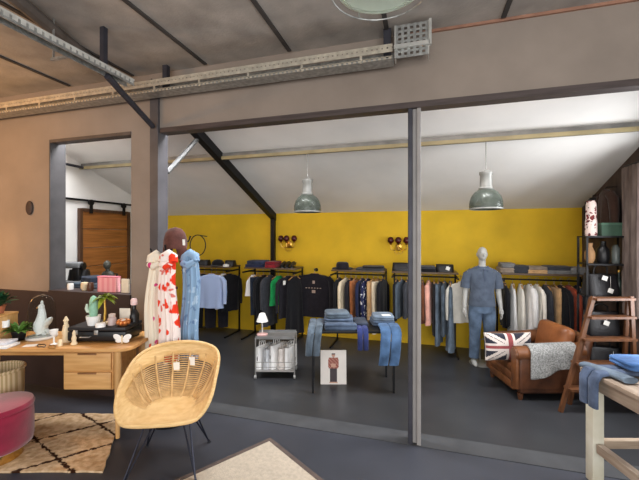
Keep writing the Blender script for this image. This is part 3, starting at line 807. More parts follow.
hang(339.5, 'jacket', f_black, 'black jacket at the end of the rail beside the cream shirt', 'jacket', gd, w=.38, L=.66, deg=8)
hang(346, 'shirt', f_cream, 'cream shirt between two black garments above the denim piles', 'shirt', gd, w=.40, L=.60, deg=16)
hang(351.5, 'jacket', f_black2, 'soft black jacket between the cream shirt and the rust trousers', 'jacket', gd, w=.38, L=.56, deg=12, sleeve=.4)
hang(356.5, 'trousers', f_rust, 'rust brown trousers on the rail behind the denim table', 'trousers', gd, w=.36, L=.62, deg=22)
hang(362.5, 'jacket', f_navy, 'navy jacket next to the rust brown trousers', 'jacket', gd, w=.40, L=.66, deg=14)
hang(368, 'shirt', nav_pat, 'navy blouse with a white print beside the tan trousers', 'shirt', gd, w=.40, L=.66, deg=16)
hang(374, 'trousers', f_tan, 'tan trousers next to the printed navy blouse', 'trousers', gd, w=.36, L=.82, deg=24, th=.03)
hang(378.5, 'trousers', f_cream, 'long cream trousers beside the tan trousers', 'trousers', gd, w=.36, L=.84, deg=24, th=.03)
hang(383, 'jacket', f_black, 'black jacket at the far end past the long cream trousers', 'jacket', gd, w=.38, L=.64, deg=14)
ge = 'clothes on the rail beside the mannequin'
hang(397, 'jacket', f_black, 'black jacket under the black bag at the start of the denim rail', 'jacket', ge, w=.40, L=.6, deg=6)
hang(402, 'jacket', d_grey, 'grey blue denim jacket hanging just before the steel post', 'jacket', ge, w=.42, L=.56, deg=20)
hang(407.5, 'jacket', f_char, 'charcoal jacket hanging behind the steel post', 'jacket', ge, w=.40, L=.56, deg=8)
hang(423, 'shirt', f_brown, 'brown shirt hanging close past the steel post', 'shirt', ge, w=.40, L=.62, deg=2)
hang(429, 'shirt', f_pink, 'salmon pink shirt on the denim rail near the steel post', 'shirt', ge, w=.40, L=.64, deg=8, th=.035)
hang(434.5, 'trousers', f_black, 'black trousers between the salmon pink shirt and the blue denim', 'trousers', ge, w=.34, L=.8, deg=0, th=.02)
hang(439.5, 'trousers', d_light, 'light blue denim trousers next to the black trousers', 'trousers', ge, w=.38, L=.94, deg=14, th=.03)
hang(445, 'jacket', d_grey, 'grey blue denim shirt among the long denim clothes', 'jacket', ge, w=.42, L=.78, deg=12)
hang(451, 'dress', d_light, 'long light blue denim dress next to the cream jacket', 'dress', ge, w=.36, L=1.0, deg=6, th=.035)
hang(0, 'jacket', f_ivory, 'cream jacket at the end of the denim rail beside the mannequin', 'jacket', ge, w=.40, L=.60, deg=62, x=XY(461.5, YR), th=.03)
gf = 'clothes on the rail behind the leather armchair'
hang(505, 'jacket', f_black, 'black jacket at the end of the rail beside the mannequin arm', 'jacket', gf, w=.40, L=.60, deg=4, th=.032)
hang(513, 'dress', f_white, 'long white strappy dress next to the black jacket', 'dress', gf, w=.30, L=.86, deg=2, th=.03)
hang(521, 'dress', f_ivory, 'long ivory strappy dress between the other white clothes', 'dress', gf, w=.30, L=.88, deg=0, th=.03)
hang(530, 'shirt', f_white, 'white long shirt beside the dark grey dress', 'shirt', gf, w=.38, L=.70, deg=0, th=.04)
hang(537.5, 'shirt', f_ivory, 'ivory shirt hanging against the dark grey dress', 'shirt', gf, w=.38, L=.66, deg=-4)
hang(546.5, 'dress', f_char, 'long dark grey dress next to the ivory shirt', 'dress', gf, w=.34, L=.92, deg=-8, th=.04)
hang(554.5, 'trousers', f_tan, 'tan brown trousers between the dark grey dress and the black blouse', 'trousers', gf, w=.36, L=.8, deg=-8)
hang(561.5, 'shirt', f_black, 'black blouse with a white label beside the red shirt', 'shirt', gf, w=.38, L=.64, deg=-10)
hang(569.5, 'shirt', f_brick, 'brick red shirt next to the black blouse', 'shirt', gf, w=.40, L=.68, deg=-8, th=.034)
hang(578, 'jacket', f_char, 'charcoal jacket at the end of the rail by the dark boards', 'jacket', gf, w=.38, L=.66, deg=-8)

# black sweatshirt on a wall hook
X_ = XY(315.5, 5.8)
g = hang(0, 'shirt', f_black2, 'black sweatshirt with a small chest print hung alone on the yellow wall', 'sweatshirt', 'sweatshirts', w=.56, L=.74, th=.045, x=X_, Y=5.78, deg=90, sleeve=.55, h=1.10)
mb = MB()
for k in range(6): mb.box((-.13 + .05 * k, -.062, .50), (.026, .006, .014))
mb.box((.0, -.062, .44), (.06, .006, .05)); mb.box((.0, -.06, .60), (.04, .006, .05))
mb.build('chest_print', mat('print_beige', (170, 150, 136), .7), g, smooth=False)
del g['group']
mb = MB(); mb.lathe([(.03, 0), (.03, .012), (0, .013)], n=14)
for v in mb.bm.verts: v.co = Vector((v.co.x, -v.co.z, v.co.y))
mb.tube([(0, -.012, 0), (0, -.12, 0), (0, -.13, .02)], .007, 8); tag(mb.build('wall_peg', black_m, loc=(X_, YB - .001, 1.157)), 'black wall peg holding the black sweatshirt', 'peg')

# ---------------------------------------------------------------- things on the shelf boards
def folded(x, y, z, w, d, h, m, label, cat='folded clothes', grp=None, rz=0.0, seed=1):
    rnd = random.Random(seed); mb = MB(); rings = []
    n = 28; lay = 2
    zz = [0, .12, .38, .5, .62, .88, 1.0]; sc = [.94, 1, .995, .955, .99, .985, .90]
    for q, s in zip(zz, sc):
        rings.append([Vector((px * s + rnd.uniform(-.003, .003), py * s + rnd.uniform(-.003, .003), q * h)) for px, py in rrect(w / 2, d / 2, min(w, d) * .2, 6)])
    mb.loft(rings)
    return tag(mb.build('folded_garment', m, loc=(x, y, z), rz=rz, ang=1.3), label, cat, grp)
def cap(x, y, z, m, label, rz=0.0, k=1.0):
    t = thing('cap', label, 'cap', (x, y, z), rz)
    mb = MB(); mb.lathe([(.09 * k, 0), (.094 * k, .02), (.09 * k, .06), (.066 * k, .095), (.03 * k, .11), (0, .113)], n=24, sy=1.12); mb.build('crown', m, t)
    mb = MB()
    pts = []
    for s in (0, 1):
        pts.append([Vector((.088 * k * sin(a) * (1 + .05 * s), -(.09 * k * 1.1 * cos(a) + s * .075 * k * cos(a * .8)), .004 + .008 * (1 - s))) for a in [-1.15 + 2.3 * i / 12 for i in range(13)]])
    top = [[p + Vector((0, 0, .005)) for p in r] for r in pts]
    a0 = mb._new(pts[0]); a1 = mb._new(pts[1]); b0 = mb._new(top[0]); b1 = mb._new(top[1])
    for i in range(12):
        mb.face([a0[i], a1[i], a1[i + 1], a0[i + 1]]); mb.face([b0[i], b0[i + 1], b1[i + 1], b1[i]]); mb.face([a1[i], b1[i], b1[i + 1], a1[i + 1]])
    mb.build('brim', m, t)
    return t
def bag(loc, w, d, h, m, label, rz=0.0, handle=.12, tagm=None, name='handbag', grp=None):
    t = thing(name, label, 'bag', loc, rz, grp)
    mb = MB(); rings = []
    for q, s in ((0, .96), (.06, 1), (.4, 1.02), (.8, .93), (.96, .86), (1, .8)):
        rings.append([Vector((px * (1 - .06 * q), py * s * (1 - .35 * q), q * h)) for px, py in rrect(w / 2, d / 2, min(w, d) * .3, 5)])
    mb.loft(rings); mb.build('body', m, t)
    if handle:
        mb = MB(); mb.tube([(-w * .22, 0, h * .97), (-w * .2, 0, h + handle * .7), (-w * .08, 0, h + handle), (w * .08, 0, h + handle), (w * .2, 0, h + handle * .7), (w * .22, 0, h * .97)], .009, 8); mb.build('handle', m, t)
    if tagm:
        for x, z in tagm:
            mb = MB(); mb.box((x, -d * .5 - .012, z), (.055, .003, .05), M=Euler((0, .35, 0)).to_matrix()); mb.tube([(x, -d * .5 - .012, z + .02), (x + .02, -d * .4, h * .9)], .0015, 5); mb.build('price_tag', paper, t, smooth=False)
    return t
leather_b = mat('black_leather', (30, 29, 32), .42, var=.15, scale=20, bump=.2, bscale=80)
ZA, ZF = 1.2165, 1.2365
YS = 5.55
bag((XY(203, YS), YS, ZA), .30, .2, .1, leather_b, 'flat black bag on the shelf behind the blue scarf', handle=.0)
cap(XY(217.5, YS) + .02, YS, ZA, f_black, 'black cap with its brim out on the shelf above the pale blue shirt', .2, 1.15)
tag(MB().lathe([(.05, 0), (.055, .03), (.02, .045), (0, .046)], n=18).build('shell_dish', porc, loc=(XY(226.5, 5.42), 5.42, ZA)), 'white dish in front of the black cap on the shelf', 'dish')
bag((XY(231, YS), YS, ZA), .18, .2, .1, leather_b, 'small black bag at the shelf end past the black cap', handle=.0)
gfold = 'folded clothes on the shelves'
folded(XY(258, YS), YS, ZA, .36, .34, .05, f_navy, 'lower navy folded sweater beside the dark red pile', grp=None, seed=2)
folded(XY(259, YS), YS, ZA + .0515, .34, .32, .06, denim('indigo', (58, 66, 92)), 'upper slate blue folded sweater beside the dark red pile', seed=3, rz=.06)
folded(XY(274, YS), YS, ZA, .2, .34, .05, f_red, 'lower dark red folded sweater on the shelf', seed=4)
folded(XY(274, YS), YS, ZA + .0515, .18, .32, .05, fabric('burgundy', (120, 26, 40)), 'upper burgundy folded sweater on the dark red one', seed=5, rz=-.08)
for k, (p_, l_) in enumerate(((284.5, 'black shoe next to the dark red pile'), (289, 'black shoe in the middle of the row of three on the shelf'), (294, 'black shoe at the shelf end past the other two shoes'))):
    t = thing('shoe', l_, 'shoe', (XY(p_, YS), YS - .02, ZA), .1, 'black shoes on the shelf')
    mb = MB(); mb.loft([[Vector((x * s * (1 if y < 0 else .85), y, z)) for x, y in rrect(.042, .13, .04, 5)] for s, z in ((1, .0), (1, .018))]); mb.build('sole', black_pl, t)
    mb = MB(); mb.tube([(0, -.115, .035), (0, -.06, .045), (0, .0, .06), (0, .06, .07), (0, .115, .065)], [.02, .035, .038, .038, .03], 12); mb.build('upper', leather_b, t)
t = thing('felt_hat', 'dark felt hat on the shelf above the cream shirt', 'hat', (XY(343, YS), YS, ZA), 0)
mb = MB(); mb.lathe([(.15, .012), (.16, .0), (.165, .004), (.155, .02), (.1, .012), (0, .012)], n=32, sx=1.05); mb.build('brim', f_black, t)
mb = MB(); mb.lathe([(.1, .012), (.098, .06), (.09, .10), (.07, .112), (0, .102)], n=28, sx=1.05); mb.build('crown', f_black2, t)
folded(XY(371, YS), YS, ZA, .44, .34, .03, f_char, 'lower charcoal folded sweater next to the felt hat', seed=6)
folded(XY(374, YS), YS, ZA + .0315, .34, .30, .03, f_black, 'upper black folded sweater on the charcoal one next to the felt hat', seed=7, rz=.1)
bag((XY(402, YS), YS, ZA), .28, .22, .12, leather_b, 'black leather bag on the shelf just before the steel post', handle=.0)
folded(XY(428, YS), YS, ZA, .24, .32, .05, f_black, 'lower black folded sweater on the shelf past the steel post', seed=8)
folded(XY(428, YS), YS, ZA + .0515, .22, .3, .03, f_char, 'upper charcoal folded sweater on the shelf past the steel post', seed=9)
bag((XY(445, YS), YS, ZA), .26, .22, .11, leather_b, 'black bag with a white tag on the shelf near the mannequin', handle=.0, tagm=[(.04, .06)])
folded(XY(506, YS), YS, ZF, .2, .3, .07, f_kh, 'lower greige folded sweater on the shelf end by the mannequin', seed=10)
folded(XY(507, YS), YS, ZF + .0715, .18, .28, .06, f_grey, 'upper grey folded sweater on the shelf end by the mannequin', seed=11)
folded(XY(519, YS), YS, ZF, .22, .3, .10, f_char, 'thick charcoal folded sweater beside the greige pile', seed=12)
folded(XY(535, YS), YS, ZF, .3, .3, .05, f_tan, 'lower tan folded sweater in the middle of the shelf', seed=13)
folded(XY(535, YS), YS, ZF + .0515, .28, .28, .04, f_kh, 'upper greige folded sweater on the tan one', seed=14)
folded(XY(556, YS), YS, ZF, .34, .3, .05, f_grey, 'lower grey folded sweater past the tan pile', seed=15)
folded(XY(557, YS), YS, ZF + .0515, .32, .28, .05, f_char, 'upper charcoal folded sweater on the grey one past the tan pile', seed=16)
folded(XY(576, YS), YS, ZF, .24, .3, .09, f_grey, 'pale grey folded blanket at the shelf end by the dark boards', seed=17)

# ---------------------------------------------------------------- wall sconces
shade_r = mat('dark_red_glass', (70, 18, 20), .25, var=.2)
def sconce(px, py, label):
    Y = YB - .001
    t = thing('wall_sconce', label, 'wall lamp', (XY(px, Y - .1), Y, ZY(px, py, Y)), 0, None)
    mb = MB(); mb.ball((0, -.012, -.06), (.05, .012, .07)); mb.build('back_plate', brass, t)
    for k, x in enumerate((-.125, 0, .125)):
        y = -.1 - (.05 if k == 1 else 0)
        mb = MB(); mb.tube([(0, -.02, -.06), (x * .5, y * .8, -.12), (x * .95, y, -.1), (x, y, -.02)], .008, 8); mb.lathe([(.012, -.03), (.03, -.012), (.012, -.008), (0, -.006)], c=(x, y, -.0), n=14); am = mb.build('arm', brass, t)
        mb = MB(); mb.lathe([(.022, -.006), (.048, .02), (.052, .05), (.04, .085), (.02, .1), (0, .102)], c=(x, y, 0), n=18); mb.build('glass_shade', shade_r, t)
    mb = MB()
    for x in (-.05, .05): mb.tube([(x, -.05, -.1), (x * 1.3, -.06, -.15), (x * .4, -.06, -.19), (0, -.05, -.15)], .005, 6)
    mb.build('scroll', brass, t)
sconce(288, 241, 'three armed wall lamp with dark red shades beside the black roof post')
sconce(399, 243, 'three armed wall lamp with dark red shades close to the steel post')

# ---------------------------------------------------------------- denim table
p0 = PF(352, 4.12)
dt_ = thing('display_table', 'low dark display table covered with folded jeans', 'table', (p0.x, p0.y, 0), A)
ZT = .70
mb = MB(); mb.box((0, 0, ZT - .015), (1.02, .5, .03), bev=.003); mb.build('table_top', black_m, dt_)
for sx in (-1, 1):
    for sy in (-1, 1):
        mb = MB(); mb.box((sx * .45, sy * .22, (ZT - .031) / 2), (.022, .022, ZT - .031)); mb.build('leg', black_m, dt_, smooth=False)
mb = MB(); mb.box((0, .22, .55), (.88, .015, .015)); mb.box((-.45, 0, .3), (.015, .42, .015)); mb.box((.45, 0, .3), (.015, .42, .015)); mb.build('crossbar', black_m, dt_, smooth=False)
def dtp(x, y, z): v = Matrix.Rotation(A, 3, 'Z') @ Vector((x, y, 0)); return (p0.x + v.x, p0.y + v.y, z)
def fj(x, y, z, w, d, h, m, lab, rz, seed): 
    v = dtp(x, y, z); return folded(v[0], v[1], v[2], w, d, h, m, lab, 'jeans', 'folded jeans on the display table', A + rz, seed)
zt = ZT + .0015
fj(-.16, .04, zt, .36, .34, .045, d_dark, 'dark folded jeans at the bottom of the stack in the middle of the dark table', .03, 21)
fj(-.15, .05, zt + .0465, .34, .32, .045, d_mid, 'mid blue folded jeans second in the middle stack on the dark table', -.05, 22)
fj(-.17, .06, zt + .093, .28, .28, .06, d_grey, 'grey blue folded jeans on top of the middle stack on the dark table', .1, 23)
fj(.11, .04, zt, .15, .34, .05, d_dark, 'narrow dark folded jeans between the two stacks on the dark table', .0, 24)
fj(.37, .08, zt, .26, .3, .06, d_mid, 'mid blue folded jeans at the bottom of the stack nearest the post', .04, 25)
fj(.38, .08, zt + .0615, .25, .28, .05, d_light, 'light blue folded jeans on top of the stack nearest the post', -.06, 26)
mb = MB(); mb.box((0, 0, .001), (.1, .07, .002)); v = dtp(.41, .02, zt + .1125); tag(mb.build('price_card', paper, loc=v, rz=A + .2, smooth=False), 'white price card lying on the light blue folded jeans', 'card')
def draped(name, path, w, th, m, label, grp, legs=2, rz=A, origin=None, cuff=None):
    """jeans lying on a top and hanging over its edge; the path is given in the local frame (y = across the edge, z = up)"""
    t = thing(name, label, 'jeans', origin, rz, grp)
    for k in range(legs):
        mb = MB(); rings = []
        m_ = len(path)
        for i, (x, y, z) in enumerate(path):
            a = Vector(path[max(i - 1, 0)]); b_ = Vector(path[min(i + 1, m_ - 1)]); tg = (b_ - a).normalized()
            sd = Vector((cos(t_ax), sin(t_ax), 0)); nr = tg.cross(sd).normalized()
            q = i / (m_ - 1); hw = w / legs / 2 * (1.0 - .12 * q)
            c_ = Vector((x, y, z)) + sd * ((k - (legs - 1) / 2) * w / legs * .97)
            rings.append([c_ + sd * hw * cos(u) + nr * th * (abs(sin(u)) ** .7) * (1 if sin(u) > 0 else -1) for u in [2 * pi * s / 16 for s in range(16)]])
        mb.loft(rings); mb.build('trouser_leg', m, t)
    return t
t_ax = 0.0          # side axis: the local x direction
v = dtp(0, 0, 0)
draped('draped_jeans', [(-.41, .16, zt + .024), (-.415, .0, zt + .022), (-.42, -.15, zt + .022), (-.425, -.245, zt + .02), (-.43, -.287, zt - .02), (-.445, -.292, zt - .12), (-.45, -.295, zt - .2), (-.455, -.295, zt - .26)], .17, .02, d_grey,
       'grey blue jeans hanging over the end of the dark table away from the post', 'jeans hanging over the dark table', origin=v)
t_ax = 0.0
draped('draped_jeans', [(.41, -.09, zt + .03), (.41, -.17, zt + .027), (.41, -.245, zt + .018), (.41, -.287, zt - .03), (.40, -.30, zt - .15), (.39, -.305, zt - .27), (.375, -.305, zt - .36)], .24, .02, d_bright,
       'bright blue jeans hanging over the front of the dark table near the post', 'jeans hanging over the dark table', origin=v)
draped('draped_jeans', [(.10, -.145, zt + .02), (.10, -.20, zt + .02), (.10, -.25, zt + .016), (.10, -.285, zt - .03), (.10, -.29, zt - .14), (.10, -.292, zt - .2)], .13, .016, denim('royal', (48, 58, 108)),
       'narrow royal blue jeans hanging over the front in the middle of the dark table', 'jeans hanging over the dark table', origin=v)
fj(-.14, -.19, zt, .36, .11, .07, d_mid, 'mid blue rolled jeans lying along the front edge of the dark table', .02, 27)

# ---------------------------------------------------------------- poster board on the floor
def poster_build(loc, rz, label):
    t = thing('poster_board', label, 'poster', loc, rz)
    Wp, Hp = .305, .39
    R_ = Matrix.Rotation(radians(-6), 3, 'X')
    mb = MB(); mb.box(R_ @ Vector((0, 0, Hp / 2)) + Vector((0, .009, .002)), (Wp, .016, Hp), M=R_); mb.build('board', paper, t, smooth=False)
    mb = MB(); mb.mi = 0
    nx, ny = 44, 56
    vs = [[mb.bm.verts.new(R_ @ Vector((Wp * (i / nx - .5), -.0012, Hp * k / ny)) + Vector((0, 0, .002))) for k in range(ny + 1)] for i in range(nx + 1)]
    for i in range(nx):
        for k in range(ny):
            u = (i + .5) / nx * 2 - 1; v_ = (k + .5) / ny
            c = 0
            if .9 > v_ > .79 and (u / .13) ** 2 + ((v_ - .845) / .055) ** 2 < 1: c = 1
            if .88 < v_ < .93 and (u / .14) ** 2 + ((v_ - .885) / .035) ** 2 < 1: c = 3
            if .46 < v_ <= .79 and abs(u) < .42 - .3 * abs(v_ - .62): c = 2 if (int(i / 2) + int(k / 2)) % 3 else 4
            if .5 < v_ < .6 and abs(u) < .2: c = 1
            if .08 < v_ <= .46 and abs(abs(u) - .14) < .12: c = 3
            if .03 < v_ <= .08 and abs(abs(u) - .16) < .14: c = 1
            mb.mi = c; mb.face([vs[i][k], vs[i + 1][k], vs[i + 1][k + 1], vs[i][k + 1]])
    mb.build('printed_photo', [mat('print_white', (232, 226, 220), .5, var=.03), mat('print_skin', (206, 160, 140), .5), mat('print_brown', (150, 84, 70), .5), mat('print_dark', (64, 52, 58), .5), mat('print_rose', (190, 130, 116), .5)], t, smooth=False)
    mb = MB(); mb.tube([(0, .05, .3), (0, .11, .006)], .006, 6); mb.build('prop_stand', black_m, t)
q = FL(334, 384.5)
poster_build((q.x, q.y, 0), A, 'white poster board with a photo of a person standing on the floor')

# ---------------------------------------------------------------- trolley with totes
q = FL(277, 374); 
tr = thing('metal_trolley', 'small metal trolley on castors holding white tote bags', 'trolley', (q.x, q.y, 0), A)
wT, dT = .48, .30
for sx in (-1, 1):
    for sy in (-1, 1):
        mb = MB(); mb.cyl((sx * wT / 2, sy * dT / 2, .055), (sx * wT / 2, sy * dT / 2, .50), .009, n=10); mb.build('post', alu, tr)
        mb = MB(); mb.tube([(sx * wT / 2 - .012, sy * dT / 2, .025), (sx * wT / 2 + .012, sy * dT / 2, .025)], .025, 16); mb.build('castor', mat('grey_castor', (150, 150, 148), .5), tr)
mb = MB(); mb.box((0, 0, .49), (wT, dT, .016)); mb.box((0, -dT / 2, .505), (wT, .01, .03)); mb.box((0, dT / 2, .505), (wT, .01, .03)); mb.build('top_tray', mat('trolley_grey', (128, 128, 128), .45, metal=.5), tr, smooth=False)
mb = MB(); mb.box((0, 0, .09), (wT, dT, .012)); 
for z in (.14, .2): 
    for s in (-1, 1): mb.box((0, s * dT / 2, z), (wT, .006, .006)); mb.box((s * wT / 2, 0, z), (.006, dT, .006))
mb.build('basket', alu, tr, smooth=False)
cols = [f_white, fabric('pale_grey', (196, 198, 202)), f_white, fabric('off_white', (222, 214, 208)), f_white]
for k in range(5):
    v = Matrix.Rotation(A, 3, 'Z') @ Vector((-.18 + .09 * k, .0, 0))
    t = thing('tote_bag', ['white tote bag at the lamp end of the trolley basket', 'pale grey tote bag second from the lamp end of the trolley', 'white tote bag in the middle of the trolley basket', 'off white tote bag fourth from the lamp end of the trolley', 'white tote bag at the far end from the lamp in the trolley'][k], 'bag', (q.x + v.x, q.y + v.y, .0975), A + (-.5, -.35, -.55, -.4, -.5)[k], 'tote bags in the trolley')
    hb = (.26, .24, .29, .25, .26)[k]
    mb = MB(); mb.loft([ring(0, 0, z * hb, .044 * (1 - .2 * z), .12, 24, .006, 5, k + z) for z in (0, .1, .5, .85, 1)]); mb.build('body', cols[k], t)
    mb = MB()
    for s in (-1, 1): mb.tube([(s * .012, -.05, hb - .005), (s * .016, -.035, hb + .06), (s * .016, .035, hb + .06), (s * .012, .05, hb - .005)], .005, 6)
    mb.build('handle', cols[k], t)
    if k % 2 == 0 or k == 1:
        mb = MB(); mb.ball((.0, -.112, hb * .5), (.016, .004, .055)); mb.build('print', f_black, t)
v = Matrix.Rotation(A, 3, 'Z') @ Vector((-.18, 0, 0))
lp = thing('table_lamp', 'little white table lamp with a pink foot on the metal trolley', 'lamp', (q.x + v.x, q.y + v.y, .4985), A)
mb = MB(); mb.lathe([(.07, 0), (.07, .012), (.02, .025), (0, .026)], n=22); mb.build('base', fabric('blush', (206, 164, 160)), lp)
mb = MB(); mb.tube([(0, 0, .02), (.0, 0, .12), (-.01, 0, .2)], .008, 8); mb.build('stem', white_p, lp)
mb = MB(); mb.lathe([(.075, .17), (.06, .21), (.036, .27), (.026, .275), (0, .276)], n=22); mb.build('lamp_shade', white_p, lp)
# ================================================================ mannequin
mx, my = XY(482.5, 5.22), 5.22
mn = thing('mannequin', 'grey full length mannequin in a slate polo shirt and blue jeans', 'mannequin', (mx, my, 0), radians(6))
K = 1.60 / 1.80
man_m = mat('mannequin_grey', (176, 176, 172), .5, var=.04)
def v3(x, y, z): return Vector((x * K, y * K, z * K))
def elr(c, rx, ry, n=20, tilt=0): return [v3(c[0] + rx * cos(2 * pi * i / n), c[1] + ry * sin(2 * pi * i / n), c[2]) for i in range(n)]
mb = MB()
mb.loft([elr((0, .0, z), rx, ry) for z, rx, ry in ((.82, .10, .08), (.88, .165, .105), (.96, .165, .11), (1.08, .14, .095), (1.2, .155, .105), (1.34, .185, .115), (1.43, .18, .10), (1.49, .10, .07), (1.51, .06, .058))])
mb.tube([v3(0, .005, 1.46), v3(0, -.005, 1.54), v3(0, -.015, 1.60)], [.058 * K, .052 * K, .05 * K], 14)
mb.ball(v3(0, -.015, 1.695), (.072 * K, .09 * K, .108 * K), 20, 14)
mb.ball(v3(0, -.045, 1.645), (.05 * K, .058 * K, .055 * K))                                     # jaw
mb.tube([v3(0, -.10, 1.715), v3(0, -.118, 1.675), v3(0, -.104, 1.665)], [.008 * K, .014 * K, .01 * K], 8)   # nose
mb.ball(v3(0, -.097, 1.638), (.022 * K, .012 * K, .007 * K)); mb.ball(v3(0, -.095, 1.627), (.019 * K, .012 * K, .007 * K))
for s in (-1, 1):
    mb.ball(v3(s * .073, .0, 1.685), (.01 * K, .018 * K, .03 * K)); mb.ball(v3(s * .028, -.091, 1.70), (.015 * K, .01 * K, .008 * K)); mb.ball(v3(s * .03, -.09, 1.722), (.024 * K, .012 * K, .008 * K))
    arm = [(s * .17, 0, 1.42), (s * .215, .01, 1.30), (s * .24, .02, 1.12), (s * .252, .0, .98), (s * .262, -.03, .86)]
    mb.tube([v3(*p) for p in arm], [.056 * K, .05 * K, .041 * K, .036 * K, .027 * K], 14)
    mb.tube([v3(s * .262, -.03, .87), v3(s * .264, -.038, .83), v3(s * .264, -.045, .785)], [.026 * K, .034 * K, .036 * K], 12, flat=.6)
    for i, (dy, L) in enumerate(((-.034, .078), (-.012, .09), (.011, .084), (.032, .066))):
        b = (s * .264, -.045 + dy, .79)
        mb.tube([v3(*b), v3(b[0], b[1] - .004, b[2] - L * .5), v3(b[0] - s * .014, b[1] - .008, b[2] - L)], [.0105 * K, .010 * K, .008 * K], 8)
    mb.tube([v3(s * .262, -.06, .835), v3(s * .255, -.092, .80), v3(s * .25, -.10, .765)], [.013 * K, .012 * K, .009 * K], 8)
    leg = [(s * .085, 0, .88), (s * .10, -.005, .7), (s * .105, -.012, .5), (s * .11, .0, .36), (s * .115, .01, .2), (s * .118, .015, .09)]
    mb.tube([v3(*p) for p in leg], [.088 * K, .082 * K, .058 * K, .056 * K, .042 * K, .036 * K], 16)
    mb.tube([v3(s * .118, .04, .04), v3(s * .12, -.02, .045), v3(s * .125, -.11, .03), v3(s * .128, -.165, .024)], [.036 * K, .042 * K, .04 * K, .022 * K], 12, flat=.85)
bd_ = mb.build('body', man_m, mn)
rm = bd_.modifiers.new('fuse', 'REMESH'); rm.mode = 'VOXEL'; rm.voxel_size = .0065; rm.use_smooth_shade = True
sm_ = bd_.modifiers.new('soft', 'SMOOTH'); sm_.factor = .5; sm_.iterations = 2
polo = fabric('slate_polo', (84, 94, 110))
mb = MB()
mb.loft([elr((0, .0, z), rx, ry, 28) for z, rx, ry in ((.90, .192, .135), (.91, .196, .138), (1.0, .186, .135), (1.1, .172, .128), (1.22, .18, .132), (1.34, .205, .138), (1.42, .205, .125), (1.47, .15, .10), (1.505, .082, .075), (1.50, .07, .066))], cap=False)
sh = mb.build('polo_shirt', polo, mn)
for s in (-1, 1):
    mb = MB(); mb.tube([v3(s * .13, 0, 1.415), v3(s * .2, .01, 1.36), v3(s * .232, .016, 1.24), v3(s * .24, .018, 1.17)], [.07 * K, .078 * K, .074 * K, .074 * K], 16); mb.build('sleeve', polo, sh)
mb = MB()
for s in (-1, 1): mb.prism([v3(s * .012, -.088, 1.47), v3(s * .075, -.05, 1.52), v3(s * .08, -.07, 1.475), v3(s * .045, -.115, 1.43)], (0, -.006, .004))
mb.build('collar', fabric('slate_collar', (76, 86, 104)), sh, smooth=False)
mb = MB(); mb.box(v3(0, -.135, 1.38), (.022, .012, .16)); mb.build('placket', fabric('slate_collar', (76, 86, 104)), sh, smooth=False)
jn = denim('mannequin_jeans', (104, 124, 150))
mb = MB(); mb.loft([elr((0, .0, z), rx, ry, 28) for z, rx, ry in ((.985, .172, .12), (.93, .182, .124), (.86, .19, .13), (.80, .19, .125))]); tj = mb.build('jeans', jn, mn)
for s in (-1, 1):
    mb = MB(); mb.tube([v3(s * .09, 0, .86), v3(s * .10, -.002, .72), v3(s * .105, -.008, .5), v3(s * .11, .0, .34), v3(s * .115, .008, .14), v3(s * .116, .008, .095)], [.102 * K, .1 * K, .08 * K, .076 * K, .07 * K, .072 * K], 18); mb.build('trouser_leg', jn, tj)
mb = MB(); mb.lathe([(.16, 0), (.16, .006), (.15, .0075), (0, .0078)], n=36)
for v in mb.bm.verts: v.co.y += .02
mb.build('stand_plate', alu, mn)
mb = MB(); mb.tube([(.0, .1, .006), (.0, .1, .3), (.06, .06, .34)], .008, 8); mb.build('stand_rod', alu, mn)

# ================================================================ scarf stand
sx_, sy_ = W(-1.425, 3.36).x, W(-1.425, 3.36).y
ss = thing('coat_stand', 'black coat stand hung with scarves beside the corner post', 'coat stand', (sx_, sy_, 0), A)
mb = MB(); mb.cyl((0, 0, .02), (0, 0, 1.72), .016, n=12); mb.build('pole', black_m, ss)
mb = MB(); mb.lathe([(.2, 0), (.2, .012), (.03, .025), (0, .026)], n=32); mb.build('base', black_m, ss)
for dx, dy, z in ((-.17, -.02, 1.60), (0, -.12, 1.64), (.16, -.03, 1.58), (.14, .08, 1.72)):
    mb = MB(); mb.tube([(0, 0, z - .06), (dx * .5, dy * .5, z - .03), (dx, dy, z - .02), (dx * 1.1, dy * 1.1, z + .03)], .008, 8); mb.build('peg', black_m, ss)
mb = MB(); mb.tube([(.25 + .075 * sin(a) , .02, 1.66 + .1 * cos(a)) for a in [2 * pi * i / 28 for i in range(28)]], .005, 6, closed=True); mb.tube([(.16, .03, 1.58), (.18, .02, 1.64)], .005, 6); mb.tube([(.25, .02, 1.76), (.34, .02, 1.745)], .005, 6); mb.build('wire_ring', black_m, ss)
def loc(x, y, z=0):
    v = Matrix.Rotation(A, 3, 'Z') @ Vector((x, y, 0)); return Vector((sx_ + v.x, sy_ + v.y, z))
